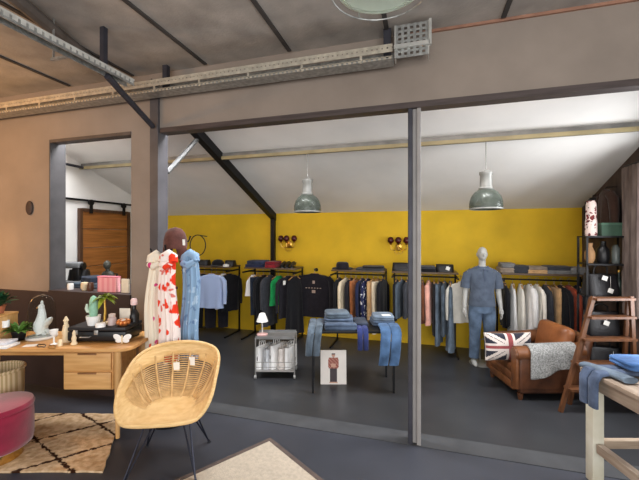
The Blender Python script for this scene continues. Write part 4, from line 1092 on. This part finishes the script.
def scarf(x, y, ztop, zbot, w0, w1, m, label, seed, depth=.045, top='fold', name='hanging_scarf', cat='scarf'):
    rnd = random.Random(seed); ph = rnd.uniform(0, 6); ph2 = rnd.uniform(0, 6)
    mb = MB(); rings = []; n = 72; rows = 26
    for k in range(rows + 1):
        q = k / rows; z = ztop - (ztop - zbot) * q - zbot
        hw = (w0 + (w1 - w0) * min(1, q * 1.3)) / 2
        if q < .05: hw *= .55 + 9 * q
        o = []
        for i in range(n):
            a = 2 * pi * i / n
            f = 1 + .13 * sin(7 * a + ph + q * 1.0) + .07 * sin(13 * a + ph2 - q * 2)
            zz = z
            if k == rows: zz += .012 * sin(9 * a)
            o.append(Vector((hw * cos(a) * f + .012 * sin(q * 7 + ph), depth * sin(a) * (1 + .25 * sin(9 * a + ph2 + q)) * (1 + .35 * q), zz)))
        rings.append(o)
    mb.loft(rings)
    t = thing(name, label, cat, loc(x, y, zbot), A)
    mb.build('drape', m, t, ang=1.4)
    # knotted loop over the peg
    mb = MB(); h = ztop - zbot
    mb.tube([(-w0 * .36, -.01, h - .05), (-w0 * .30, .0, h - .005), (0, .0, h + .022), (w0 * .30, .0, h - .005), (w0 * .36, -.01, h - .05)], [.045, .05, .048, .05, .045], 14)
    mb.tube([(-w0 * .4, -.04, h - .06), (0, -.06, h - .085), (w0 * .4, -.04, h - .05)], [.03, .036, .03], 12)
    mb.build('folded_loop', m, t)
    return t
iv = floral('ivory_floral', (238, 228, 210), [((226, 96, 60), .24), ((206, 70, 130), .18)], 5.5)
rd = floral('red_floral', (240, 226, 220), [((228, 62, 36), .42), ((214, 120, 110), .2)], 6.5)
bs = floral('blue_scarf', (134, 162, 190), [((168, 190, 210), .25), ((106, 132, 166), .22)], 9)
scarf(-.115, -.06, 1.55, .62, .11, .19, iv, 'ivory scarf with sparse pink and orange flowers on the coat stand', 4)
scarf(.045, -.16, 1.56, .60, .12, .17, rd, 'white scarf with large red flowers hanging in the middle of the coat stand', 9)
scarf(.20, -.05, 1.56, .60, .14, .15, bs, 'light blue scarf on the coat stand next to the yellow wall', 15)
c_ = loc(.05, -.02, 1.63)
t = thing('knitted_hat', 'brown knitted hat with long flaps on top of the coat stand', 'hat', (c_.x, c_.y, c_.z), A)
brk = fabric('brown_knit', (92, 58, 52), .2)
mb = MB(); mb.lathe([(.10, .0), (.108, .03), (.105, .09), (.088, .15), (.055, .19), (0, .205)], n=24); mb.build('crown', brk, t)
mb = MB(); mb.tube([(.06, -.03, .03), (.085, -.04, -.05), (.10, -.04, -.14), (.105, -.04, -.2)], [.05, .05, .042, .02], 12, flat=.6); mb.tube([(-.07, -.03, .02), (-.075, -.04, -.05), (-.07, -.04, -.1)], [.035, .03, .014], 10, flat=.6); mb.build('ear_flap', brk, t)
mb = MB(); mb.box((.098, -.055, .06), (.03, .003, .055)); mb.build('price_tag', paper, t, smooth=False)

# ================================================================ right side: armchair, cushion, throw
rA = TH - pi / 2
Wa, Da = .74, .78
ac = W(2.10, 3.68) - Wa * Vector((cos(rA), sin(rA), 0))
arm = thing('leather_armchair', 'worn tan leather club armchair facing away from the ladder', 'armchair', (ac.x, ac.y, 0), rA)
lea = mat('tan_leather', (80, 47, 28), .34, rgb2=(122, 76, 44), scale=5, bump=.25, bscale=30, coat=.2)
lea_d = mat('tan_leather_worn', (60, 36, 24), .34, rgb2=(100, 60, 37), scale=6, bump=.25, bscale=30, coat=.2)
mb = MB(); mb.box((Wa / 2, Da / 2, .145), (Wa - .05, Da - .05, .15), bev=.03, seg=3); mb.build('base', lea_d, arm)
mb = MB()
for z, h in ((.125, .10), (.215, .09)): mb.box((Wa / 2, .03, z), (Wa - .22, .08, h), bev=.03, seg=4)
mb.build('front_roll', lea, arm)
mb = MB(); mb.box((Wa / 2, Da / 2 - .08, .275), (Wa - .27, Da - .18, .115), bev=.045, seg=4); mb.build('seat_cushion', lea, arm)
for s in (0, 1):
    x = .085 if s == 0 else Wa - .085
    mb = MB(); mb.box((x, Da / 2 - .01, .30), (.13, Da - .04, .40), bev=.035, seg=3)
    ar = mb.build('armrest', lea_d, arm)
    mb = MB(); mb.tube([(x, .0, .485), (x, Da * .5, .50), (x, Da - .06, .53)], [.078, .08, .08], 18); mb.build('arm_roll', lea, ar)
    mb = MB(); mb.tube([(x, .004, .485), (x, -.016, .485)], [.074, .062], 18); mb.box((x, .0, .285), (.115, .03, .33), bev=.012); mb.build('front_facing', lea, ar)
M_ = Euler((radians(-11), 0, 0)).to_matrix()
mb = MB(); mb.box((Wa / 2, Da - .17, .545), (Wa - .24, .16, .40), bev=.07, seg=4, M=M_); mb.build('back_cushion', mat('tan_leather_light', (112, 64, 34), .4, rgb2=(150, 92, 52), scale=5, bump=.25, bscale=30), arm)
mb = MB(); mb.box((Wa / 2, Da - .05, .41), (Wa - .05, .11, .56), bev=.05, seg=3, M=M_); mb.build('back_rest', lea_d, arm)
for x in (.07, Wa - .07):
    for y in (.05, Da - .06):
        mb = MB(); mb.lathe([(.02, 0), (.026, .03), (.03, .072), (0, .073)], c=(x, y, 0), n=14); mb.build('foot', wood('foot_dark', (70, 40, 24), (96, 58, 34)), arm)
def al(x, y, z):
    v = Matrix.Rotation(rA, 3, 'Z') @ Vector((x, y, 0)); return Vector((ac.x + v.x, ac.y + v.y, z))
# flag cushion leaning on the arm
def flag_c(u, v):
    """union flag in greyed black, white and red; u, v in -1..1 (width 2 : height 1.2)"""
    x, y = u * 1.0, v * .6
    if abs(x) < .085 or abs(y) < .075: return 2
    if abs(x) < .19 or abs(y) < .17: return 1
    d = abs(abs(y) - abs(x) * .6) / sqrt(1 + .36)
    if d < .012: return 0
    if d < .14: return 1
    return 0
q = PF(509.5, 3.79, 0)
cu = thing('flag_cushion', 'union flag cushion propped on the seat of the leather armchair', 'cushion', al(.45, .05, .340), A + radians(2))
nx, ny = 60, 38; Wc, Hc = .55, .31
def pil(u, v, s): 
    e = max(0, (1 - abs(u) ** 3.0)) ** .5 * max(0, (1 - abs(v) ** 3.0)) ** .5
    pin = 1 - .05 * (1 - v * v) * (u * u) ; pin2 = 1 - .06 * (1 - u * u) * (v * v)
    return Vector((u * Wc / 2 * pin, s * (.005 + .06 * e), Hc / 2 + v * Hc / 2 * pin2))
mb = MB(); mb.mi = 0
fr_ = [[mb.bm.verts.new(pil(i / nx * 2 - 1, k / ny * 2 - 1, -1)) for k in range(ny + 1)] for i in range(nx + 1)]
bk_ = [[mb.bm.verts.new(pil(i / nx * 2 - 1, k / ny * 2 - 1, 1)) for k in range(ny + 1)] for i in range(nx + 1)]
for i in range(nx):
    for k in range(ny):
        mb.mi = flag_c((i + .5) / nx * 2 - 1, (k + .5) / ny * 2 - 1); mb.face([fr_[i][k], fr_[i + 1][k], fr_[i + 1][k + 1], fr_[i][k + 1]])
        mb.mi = 0; mb.face([bk_[i][k], bk_[i][k + 1], bk_[i + 1][k + 1], bk_[i + 1][k]])
mb.mi = 1
for i in range(nx):
    mb.face([fr_[i][0], bk_[i][0], bk_[i + 1][0], fr_[i + 1][0]]); mb.face([fr_[i][ny], fr_[i + 1][ny], bk_[i + 1][ny], bk_[i][ny]])
for k in range(ny):
    mb.face([fr_[0][k], fr_[0][k + 1], bk_[0][k + 1], bk_[0][k]]); mb.face([fr_[nx][k], bk_[nx][k], bk_[nx][k + 1], fr_[nx][k + 1]])
cm = mb.build('cover', [fabric('flag_black', (46, 46, 56)), fabric('flag_white', (208, 196, 188), .04), fabric('flag_red', (140, 70, 70))], cu, ang=1.6)
cm.rotation_euler.x = radians(-7)
# wool throw over the seat
thm = mat('grey_wool_throw', (148, 148, 146), .95, var=.3, scale=70, bump=.6, bscale=90, spec=.1)
mb = MB(); nx, ny = 20, 26
def thr(i, k, off):
    """over the near arm: u along the arm, t_ from the seat side over the roll and down the outside"""
    u, t_ = i / nx, k / ny
    y = .13 + .48 * u + .03 * t_ * (u - .5)
    x_c, z_c = Wa - .085, .49 + .022 * u
    R_ = .084 + off
    a1 = .30
    if t_ < .12: a = pi * .92; p_ = Vector((x_c + R_ * cos(a), y, z_c + R_ * sin(a) - (.12 - t_) * .35))
    elif t_ < .55:
        a = pi * .92 * (1 - (t_ - .12) / .43); p_ = Vector((x_c + R_ * cos(a), y, z_c + R_ * sin(a)))
    else:
        d = (t_ - .55) / .45; L = .20 + .05 * sin(u * 5 + 1)
        p_ = Vector((x_c + R_ + .008 * sin(u * 16 + d * 2) * d, y, z_c - L * d))
    return p_
a_g = [[mb.bm.verts.new(thr(i, k, .0)) for k in range(ny + 1)] for i in range(nx + 1)]
b_g = [[mb.bm.verts.new(thr(i, k, .014)) for k in range(ny + 1)] for i in range(nx + 1)]
for i in range(nx):
    for k in range(ny):
        mb.face([a_g[i][k], a_g[i][k + 1], a_g[i + 1][k + 1], a_g[i + 1][k]]); mb.face([b_g[i][k], b_g[i + 1][k], b_g[i + 1][k + 1], b_g[i][k + 1]])
for i in range(nx):
    mb.face([a_g[i][0], a_g[i + 1][0], b_g[i + 1][0], b_g[i][0]]); mb.face([a_g[i][ny], b_g[i][ny], b_g[i + 1][ny], a_g[i + 1][ny]])
for k in range(ny):
    mb.face([a_g[0][k], b_g[0][k], b_g[0][k + 1], a_g[0][k + 1]]); mb.face([a_g[nx][k], a_g[nx][k + 1], b_g[nx][k + 1], b_g[nx][k]])
tag(mb.build('wool_throw', thm, loc=(ac.x, ac.y, .0), rz=rA, ang=1.6), 'grey wool throw draped over the arm of the leather armchair', 'throw')

# ---------------------------------------------------------------- ladder
lw = wood('ladder', (72, 43, 25), (106, 66, 38), stretch=(8, 8, 1), scale=3)
L0 = FL(561, 412); T0 = PF(594, 3.53, H - 60.5 / FPX * 3.53); 
L1 = PF(637, 3.47, 0); T1 = PF(631.5, 3.54, T0.z)
base = (L0 + L1) / 2
ld = thing('step_ladder', 'brown wooden step ladder opened in front of the black shelving', 'ladder', (base.x, base.y, 0), 0)
def rel(v): return Vector(v) - base
def bar(mb, a, b, w, d, side):
    a, b = Vector(a), Vector(b); t_ = (b - a).normalized(); s_ = (Vector(side) - t_ * Vector(side).dot(t_)).normalized(); n_ = t_.cross(s_)
    q_ = [a + s_ * x * w / 2 + n_ * y * d / 2 for x, y in ((-1, -1), (1, -1), (1, 1), (-1, 1))]
    mb.prism(q_, b - a)
rt = Vector((CT, ST, 0))
mb = MB(); bar(mb, rel(L0) + Vector((0, 0, .001)), rel(T0), .036, .03, rt); mb.build('stile', lw, ld, smooth=False)
mb = MB(); bar(mb, rel(L1) + Vector((0, 0, .001)), rel(T1), .036, .03, rt); mb.build('stile', lw, ld, smooth=False)
back = Vector((-ST, CT, 0))
for (a, b) in ((T0, L0), (T1, L1)):
    mb = MB(); bar(mb, rel(a) + back * .035 + Vector((0, 0, -.03)), rel(Vector((a.x * .55 + b.x * .45, a.y * .55 + b.y * .45, .002))) + back * .13, .035, .025, rt); mb.build('rear_stile', lw, ld, smooth=False)
for f in (.98, .82, .63, .42, .2):
    a = L0.lerp(T0, f); b = L1.lerp(T1, f)
    mb = MB(); bar(mb, rel(a), rel(b), .11, .022, back); mb.build('step', lw, ld, smooth=False)
# ---------------------------------------------------------------- black shelving by the boards
sx0, sx1, sy0, sy1 = 1.78, 2.19, 4.62, 4.87
sv = thing('metal_shelving', 'black metal shelving unit against the dark boards behind the ladder', 'shelf', ((sx0 + sx1) / 2, (sy0 + sy1) / 2, 0), 0)
w_, d_ = sx1 - sx0, sy1 - sy0
for x in (-1, 1):
    for y in (-1, 1):
        mb = MB(); mb.box((x * (w_ / 2 - .01), y * (d_ / 2 - .01), .87), (.02, .02, 1.74)); mb.build('upright', black_m, sv, smooth=False)
for z in (.22, .62, 1.07, 1.43, 1.742):
    mb = MB(); mb.box((0, 0, z), (w_, d_, .018)); mb.build('shelf', black_m, sv, smooth=False)
scx, scy = (sx0 + sx1) / 2, (sy0 + sy1) / 2
bag((scx - .02, scy - .0, 1.0805), .34, .21, .24, leather_b, 'black leather bag with two white tags on the shelving above the ladder', .2, .1, [(-.03, .2), (.03, .06)])
bag((scx - .02, scy - .0, .6305), .34, .21, .26, leather_b, 'black leather bag with one white tag on the shelf behind the ladder steps', .1, .08, [(.0, .15)])
bag((scx - .0, scy - .0, .2305), .34, .21, .26, leather_b, 'black bag with a white tag on the lowest shelf behind the ladder', .0, .08, [(.05, .18)])
# things on the top shelf
ZS = 1.7525
pv = floral('speckled_vase', (226, 206, 198), [((120, 54, 54), .3), ((60, 40, 44), .2)], 20)
px_ = PF(595.5, 4.1)
tag(MB().lathe([(.055, 0), (.058, .01), (.058, .16), (.05, .2), (.052, .24), (.05, .36), (.04, .4), (0, .401)], n=26).build('tall_vase', pv, loc=(1.865, 4.72, ZS)), 'tall white vase speckled with dark red on top of the black shelving', 'vase')
t = thing('storage_box', 'dark green storage box on top of the black shelving', 'box', (2.05, 4.745, ZS), .05)
dg_ = mat('dark_green_card', (52, 78, 62), .7, var=.15)
mb = MB(); mb.box((0, 0, .06), (.24, .2, .12)); mb.build('body', dg_, t, smooth=False)
mb = MB(); mb.box((0, 0, .1325), (.25, .21, .024)); mb.build('lid', mat('green_card_lid', (66, 96, 78), .7), t, smooth=False)
# bottles and hat on the next shelf
t = thing('glass_bottle', 'dark glass bottle behind the black bag with two tags', 'bottle', (2.14, 4.74, 1.0805), 0)
mb = MB(); mb.lathe([(.03, 0), (.032, .01), (.032, .15), (.013, .2), (.013, .26), (0, .261)], n=20); mb.build('body', mat('bottle_dark', (40, 52, 46), .15), t)
mb = MB(); mb.lathe([(.015, .2615), (.015, .285), (0, .286)], n=14); mb.build('cap', brass, t)
ZM = 1.4395
tag(MB().lathe([(.03, 0), (.05, .05), (.05, .12), (.025, .19), (.03, .23), (0, .231)], n=20).build('clay_vase', mat('clay_tan', (168, 128, 88), .7), loc=(1.86, 4.74, ZM)), 'tan clay vase under the speckled vase in the black shelving', 'vase')
tag(MB().lathe([(.05, 0), (.07, .06), (.06, .16), (.03, .2), (.03, .25), (0, .251)], n=20).build('black_vase', black_pl, loc=(1.99, 4.75, ZM)), 'rounded black vase in the middle of the black shelving', 'vase')
tag(MB().lathe([(.035, 0), (.04, .02), (.04, .17), (.02, .21), (0, .212)], n=20).build('grey_bottle', mat('smoke_glass', (92, 98, 96), .2), loc=(2.11, 4.74, ZM)), 'smoky grey bottle past the rounded black vase', 'bottle')
# hanging coats on the dark boards
pg = []
def coat(y, ztop, L, m, label, w=.30, seed=1):
    t = thing('hanging_coat', label, 'coat', (XR - .115, y, ztop - L), radians(90))
    shirt(t, m, w, L, .05, w * 1.15, L, seed, L * .62, False, .3)
    mb = MB(); mb.tube([(0, -.11, L + .03), (0, -.0, L + .03), (0, .0, L + .0)], .006, 6); mb.build('coat_peg', black_m, t)
coat(5.28, 2.24, .52, f_black, 'black coat hung high on the dark boards above the green box', .24, 3)
coat(4.95, 2.30, .50, fabric('umber', (60, 42, 34)), 'brown coat hung high on the dark boards beside the black coat', .24, 5)
cu_ = thing('taupe_curtain', 'weathered taupe curtain hanging at the edge of the dark boards by the added window', 'curtain', (XR - .06, 4.50, .9), radians(90))
mb = MB(); mb.loft([ring(0, 0, z, .16 + .01 * sin(z * 5), .03, 60, .016, 14, z * .6, 3.2) for z in (0, .3, .7, 1.1, 1.4, 1.6)]); mb.build('drape', mat('cloth_taupe_curtain', (74, 62, 58), rgb2=(122, 108, 100), rough=.9, scale=5, stretch=(3, 3, .6), detail=6), cu_, ang=1.4)
mb = MB(); mb.cyl((-.17, 0, 1.615), (.17, 0, 1.615), .012, n=10); mb.build('curtain_rod', black_m, cu_)

# ---------------------------------------------------------------- white table with jeans
tw = W(1.91, 2.56)
wt = thing('white_table', 'worn white painted trestle table with grey wood top and jeans', 'table', (tw.x, tw.y, 0), A)
wp = mat('worn_white_paint', (226, 222, 206), .6, var=.08, scale=5, rgb2=(204, 196, 172), bump=.15, bscale=30)
gw = wood('grey_worn', (150, 130, 112), (186, 168, 150), stretch=(10, 1, 10))
gw2 = wood('grey_worn_side', (150, 128, 108), (196, 176, 154), stretch=(1, 10, 10))
WT_, DT_, ZW = .95, 1.5, .79
mb = MB()
for k in range(8): mb.box((WT_ / 16 + k * WT_ / 8, -DT_ / 2, ZW - .015), (WT_ / 8 - .003, DT_ + .02, .03), bev=.003)
mb.build('plank_top', gw, wt)
mb = MB(); mb.box((.055, -DT_ / 2, ZW - .08), (.03, DT_ - .14, .098)); mb.build('side_apron', gw, wt, smooth=False)
mb = MB(); mb.box((WT_ / 2, -.05, ZW - .08), (WT_ - .14, .03, .098)); mb.build('end_apron', gw2, wt, smooth=False)
for x, y in ((.06, -.055), (WT_ - .06, -.055), (.06, -DT_ + .055), (WT_ - .06, -DT_ + .055)):
    mb = MB(); mb.box((x, y, (ZW - .031) / 2), (.08, .07, ZW - .031), bev=.004); mb.build('leg', wp, wt)
mb = MB(); mb.box((.06, -DT_ / 2, .255), (.045, DT_ - .2, .06)); mb.build('side_stretcher', gw, wt, smooth=False)
mb = MB(); mb.box((WT_ / 2, -.055, .265), (WT_ - .22, .04, .055)); mb.build('end_stretcher', gw2, wt, smooth=False)
def wl(x, y, z):
    v = Matrix.Rotation(A, 3, 'Z') @ Vector((x, y, 0)); return Vector((tw.x + v.x, tw.y + v.y, z))
zw = ZW + .0015
t_ax = 0.0
v = wl(0, 0, 0)
# worn over the corner leg: hangs at the far-left corner
draped('draped_jeans', [(.10, -.30, zw + .024), (.09, -.2, zw + .024), (.06, -.1, zw + .023), (.03, .0, zw + .02)], .10, .02, d_light, 'faded jeans leg lying along the edge of the worn white table', 'jeans on the white table', legs=1, origin=v)
t_ax = pi / 2
draped('draped_jeans', [(.30, -.12, zw + .022), (.16, -.12, zw + .022), (.05, -.12, zw + .022), (-.005, -.12, zw + .012), (-.032, -.12, zw - .03), (-.034, -.12, zw - .09), (-.034, -.12, zw - .17), (-.033, -.12, zw - .215)], .17, .018, denim('corner', (98, 114, 142)), 'washed blue jeans hanging over the corner of the worn white table', 'jeans on the white table', origin=v)
def wj(x, y, z, w, d, h, m, lab, rz, seed):
    v = wl(x, y, z); return folded(v.x, v.y, v.z, w, d, h, m, lab, 'jeans', 'jeans on the white table', A + rz, seed)
wj(.50, -.15, zw, .40, .22, .05, denim('table_bright', (88, 130, 192)), 'bright blue folded jeans on the far edge of the white table', .05, 31)
wj(.32, -.13, zw + .0525, .30, .22, .05, denim('table_bright', (88, 130, 192)), 'clear blue folded jeans resting on the draped pair at the table corner', -.1, 32)
wj(.36, -.55, zw, .46, .36, .03, mat('denim_pale', (176, 190, 208), .9, var=.1, scale=9, bump=.3, bscale=50, spec=.15), 'very pale folded jeans in the middle of the white table', .06, 33)
mb = MB(); mb.box((0, 0, .001), (.12, .06, .002)); q = wl(.36, -.53, zw + .0315); tag(mb.build('price_card', paper, loc=q, rz=A + .5, smooth=False), 'white price card on the very pale folded jeans', 'card')

# ================================================================ behind the sill window
ct_ = thing('sewing_counter', 'dark counter behind the sill opening', 'counter', (-3.75, 3.55, 0), 0)
mb = MB(); mb.box((0, 0, 1.085), (1.5, .5, .03)); mb.build('counter_top', dark_wall, ct_, smooth=False)
for x in (-.7, .7):
    mb = MB(); mb.box((x, 0, .535), (.04, .46, 1.068)); mb.build('side_panel', dark_wall, ct_, smooth=False)
ZK = 1.1015
def K_(px, Y): return (XY(px, Y), Y, ZK)
t = thing('sewing_machine', 'grey and black sewing machine on the counter behind the sill', 'machine', K_(69, 3.5), radians(20))
gm = mat('machine_grey', (120, 122, 124), .4, var=.06)
mb = MB(); mb.box((0, 0, .03), (.34, .16, .06), bev=.01); mb.build('bed', gm, t)
mb = MB(); mb.box((.12, 0, .15), (.09, .12, .18), bev=.015); mb.build('pillar', black_pl, t)
mb = MB(); mb.box((0, 0, .265), (.34, .12, .08), bev=.02, seg=3); mb.build('arm', gm, t)
mb = MB(); mb.box((-.13, 0, .19), (.07, .09, .09), bev=.01); mb.cyl((-.13, 0, .15), (-.13, 0, .07), .006, n=8); mb.build('needle_head', black_pl, t)
mb = MB(); mb.tube([(.175, 0, .25), (.20, 0, .25)], .05, 20); mb.build('hand_wheel', black_pl, t)
bag(K_(80, 3.62), .26, .2, .2, leather_b, 'black bag on the counter beside the sewing machine', .2, .06)
tag(MB().lathe([(.03, 0), (.036, .05), (.026, .15), (.03, .19), (0, .192)], n=18).build('yellow_vase', mat('ochre_glaze', (186, 158, 88), .4), loc=K_(60.5, 3.38)), 'slim ochre vase next to the grey jamb on the counter', 'vase')
p1 = K_(91, 3.44); folded(p1[0], p1[1], p1[2], .34, .24, .07, d_grey, 'grey blue folded cloth on the counter behind the pink box', rz=.2, seed=41)
folded(p1[0] + .04, p1[1] + .01, p1[2] + .0715, .28, .2, .07, d_dark, 'dark blue cloth heaped on the grey blue folded cloth', rz=-.3, seed=42)
t = thing('dark_figure_lamp', 'dark bust shaped ornament before the brown barn door', 'ornament', K_(108.5, 3.62), .3)
dgm = mat('dark_olive_patina', (54, 54, 46), .5, var=.25)
mb = MB(); mb.lathe([(.06, 0), (.06, .02), (.03, .04), (.03, .09), (0, .092)], n=18); mb.build('base', dgm, t)
mb = MB(); mb.ball((0, 0, .13), (.085, .05, .07)); mb.tube([(0, 0, .16), (0, 0, .22)], .028, 10); mb.ball((-.01, 0, .27), (.045, .05, .06)); mb.build('bust', dgm, t)
t = thing('white_bottle', 'white pump bottle at the pier end of the counter', 'bottle', K_(117.5, 3.42), 0)
mb = MB(); mb.lathe([(.032, 0), (.034, .01), (.034, .13), (.014, .15), (0, .151)], n=18); mb.build('body', porc, t)
mb = MB(); mb.lathe([(.012, .1515), (.012, .18), (0, .181)], n=12); mb.box((-.02, 0, .186), (.05, .014, .01)); mb.build('pump', black_pl, t)
# on the sill
def SL(px, Y=3.13): return (XY(px, Y), Y, 1.1215)
t = thing('gift_box', 'pink box standing on the sill behind the palm ornament', 'box', SL(109.5), .05)
mb = MB(); mb.box((0, 0, .08), (.25, .06, .16)); mb.build('body', stripes('pink_card', (232, 150, 160), (240, 176, 182), 14), t, smooth=False)
mb = MB(); mb.box((0, 0, .1675), (.258, .068, .014)); mb.build('lid', mat('pink_lid', (222, 128, 146), .6), t, smooth=False)
mb = MB(); mb.box((0, 0, .075), (.09, .02, .15)); tag(mb.build('card_box', mat('cream_carton', (236, 226, 206), .7), loc=SL(126), rz=.05, smooth=False), 'cream carton on the sill beside the pink box', 'box')
tag(MB().lathe([(.03, 0), (.034, .05), (.03, .07), (0, .072)], n=18).build('white_pot', porc, loc=SL(71)), 'small white pot on the sill near the grey jamb', 'pot')
tag(MB().lathe([(.022, 0), (.04, .03), (.036, .09), (0, .095)], n=18).build('cream_pot', bone, loc=SL(85)), 'rounded cream pot on the sill before the black bag', 'pot')
tag(MB().lathe([(.03, 0), (.035, .03), (.03, .09), (0, .095)], n=18).build('brown_pot', mat('brown_glaze', (94, 62, 46), .4), loc=SL(91)), 'brown glazed pot on the sill beside the cream pot', 'pot')

# ================================================================ light and camera
def area(name, loc, rot, sx, sy, e, col=(1, 1, 1)):
    l = bpy.data.lights.new(name, 'AREA'); l.shape = 'RECTANGLE'; l.size = sx; l.size_y = sy; l.energy = e; l.color = col
    o = bpy.data.objects.new(name, l); COL.objects.link(o); o.location = loc; o.rotation_euler = rot; return o
area('front_fill_light', (.9, -3.2, 1.75), (radians(90), 0, radians(12)), 6.5, 3.0, 265, (1, .98, .95))  # fill light added behind the camera; no shopfront is built there
area('side_fill_light', (XR + .25, 3.78, 1.6), (0, radians(90), 0), 1.6, 1.0, 60, (.95, .97, 1))  # fill light added outside the unseen side opening
area('roof_fill_light', (-1.55, 3.42, 3.35), (0, 0, 0), 1.2, .36, 75, (.97, .98, 1))  # three fill lights added above the unseen roof openings to brighten the back room
area('roof_fill_light', (.65, 3.42, 3.35), (0, 0, 0), 1.4, .36, 95, (.97, .98, 1))
area('roof_fill_light', (-3.95, 3.42, 3.35), (0, 0, 0), 1.4, .36, 70, (.97, .98, 1))
for nm, lc, en in (('warm_lamp_high', (-4.9, 1.4, 2.8), 85), ('warm_lamp_low', (-5.0, 2.45, 1.5), 12)):
    l = bpy.data.lights.new(nm, 'POINT'); l.energy = en; l.color = (1, .5, .14); l.shadow_soft_size = .15
    o = bpy.data.objects.new(nm, l); COL.objects.link(o); o.location = lc
w = bpy.data.worlds.new('daylight'); SC.world = w; w.use_nodes = True
w.node_tree.nodes['Background'].inputs[0].default_value = (.93, .96, 1, 1); w.node_tree.nodes['Background'].inputs[1].default_value = .9
cam = bpy.data.cameras.new('camera'); cam.sensor_width = 36; cam.sensor_fit = 'HORIZONTAL'; cam.lens = 36 * FPX / 639
cam.shift_y = -4 / 639
co = bpy.data.objects.new('camera', cam); COL.objects.link(co); co.location = (0, 0, H); co.rotation_euler = (pi / 2, 0, TH)
SC.camera = co
vs_ = SC.view_settings
vs_.view_transform = 'Standard'; vs_.look = 'None'; vs_.gamma = 1; vs_.use_curve_mapping = False; vs_.exposure = 0.0
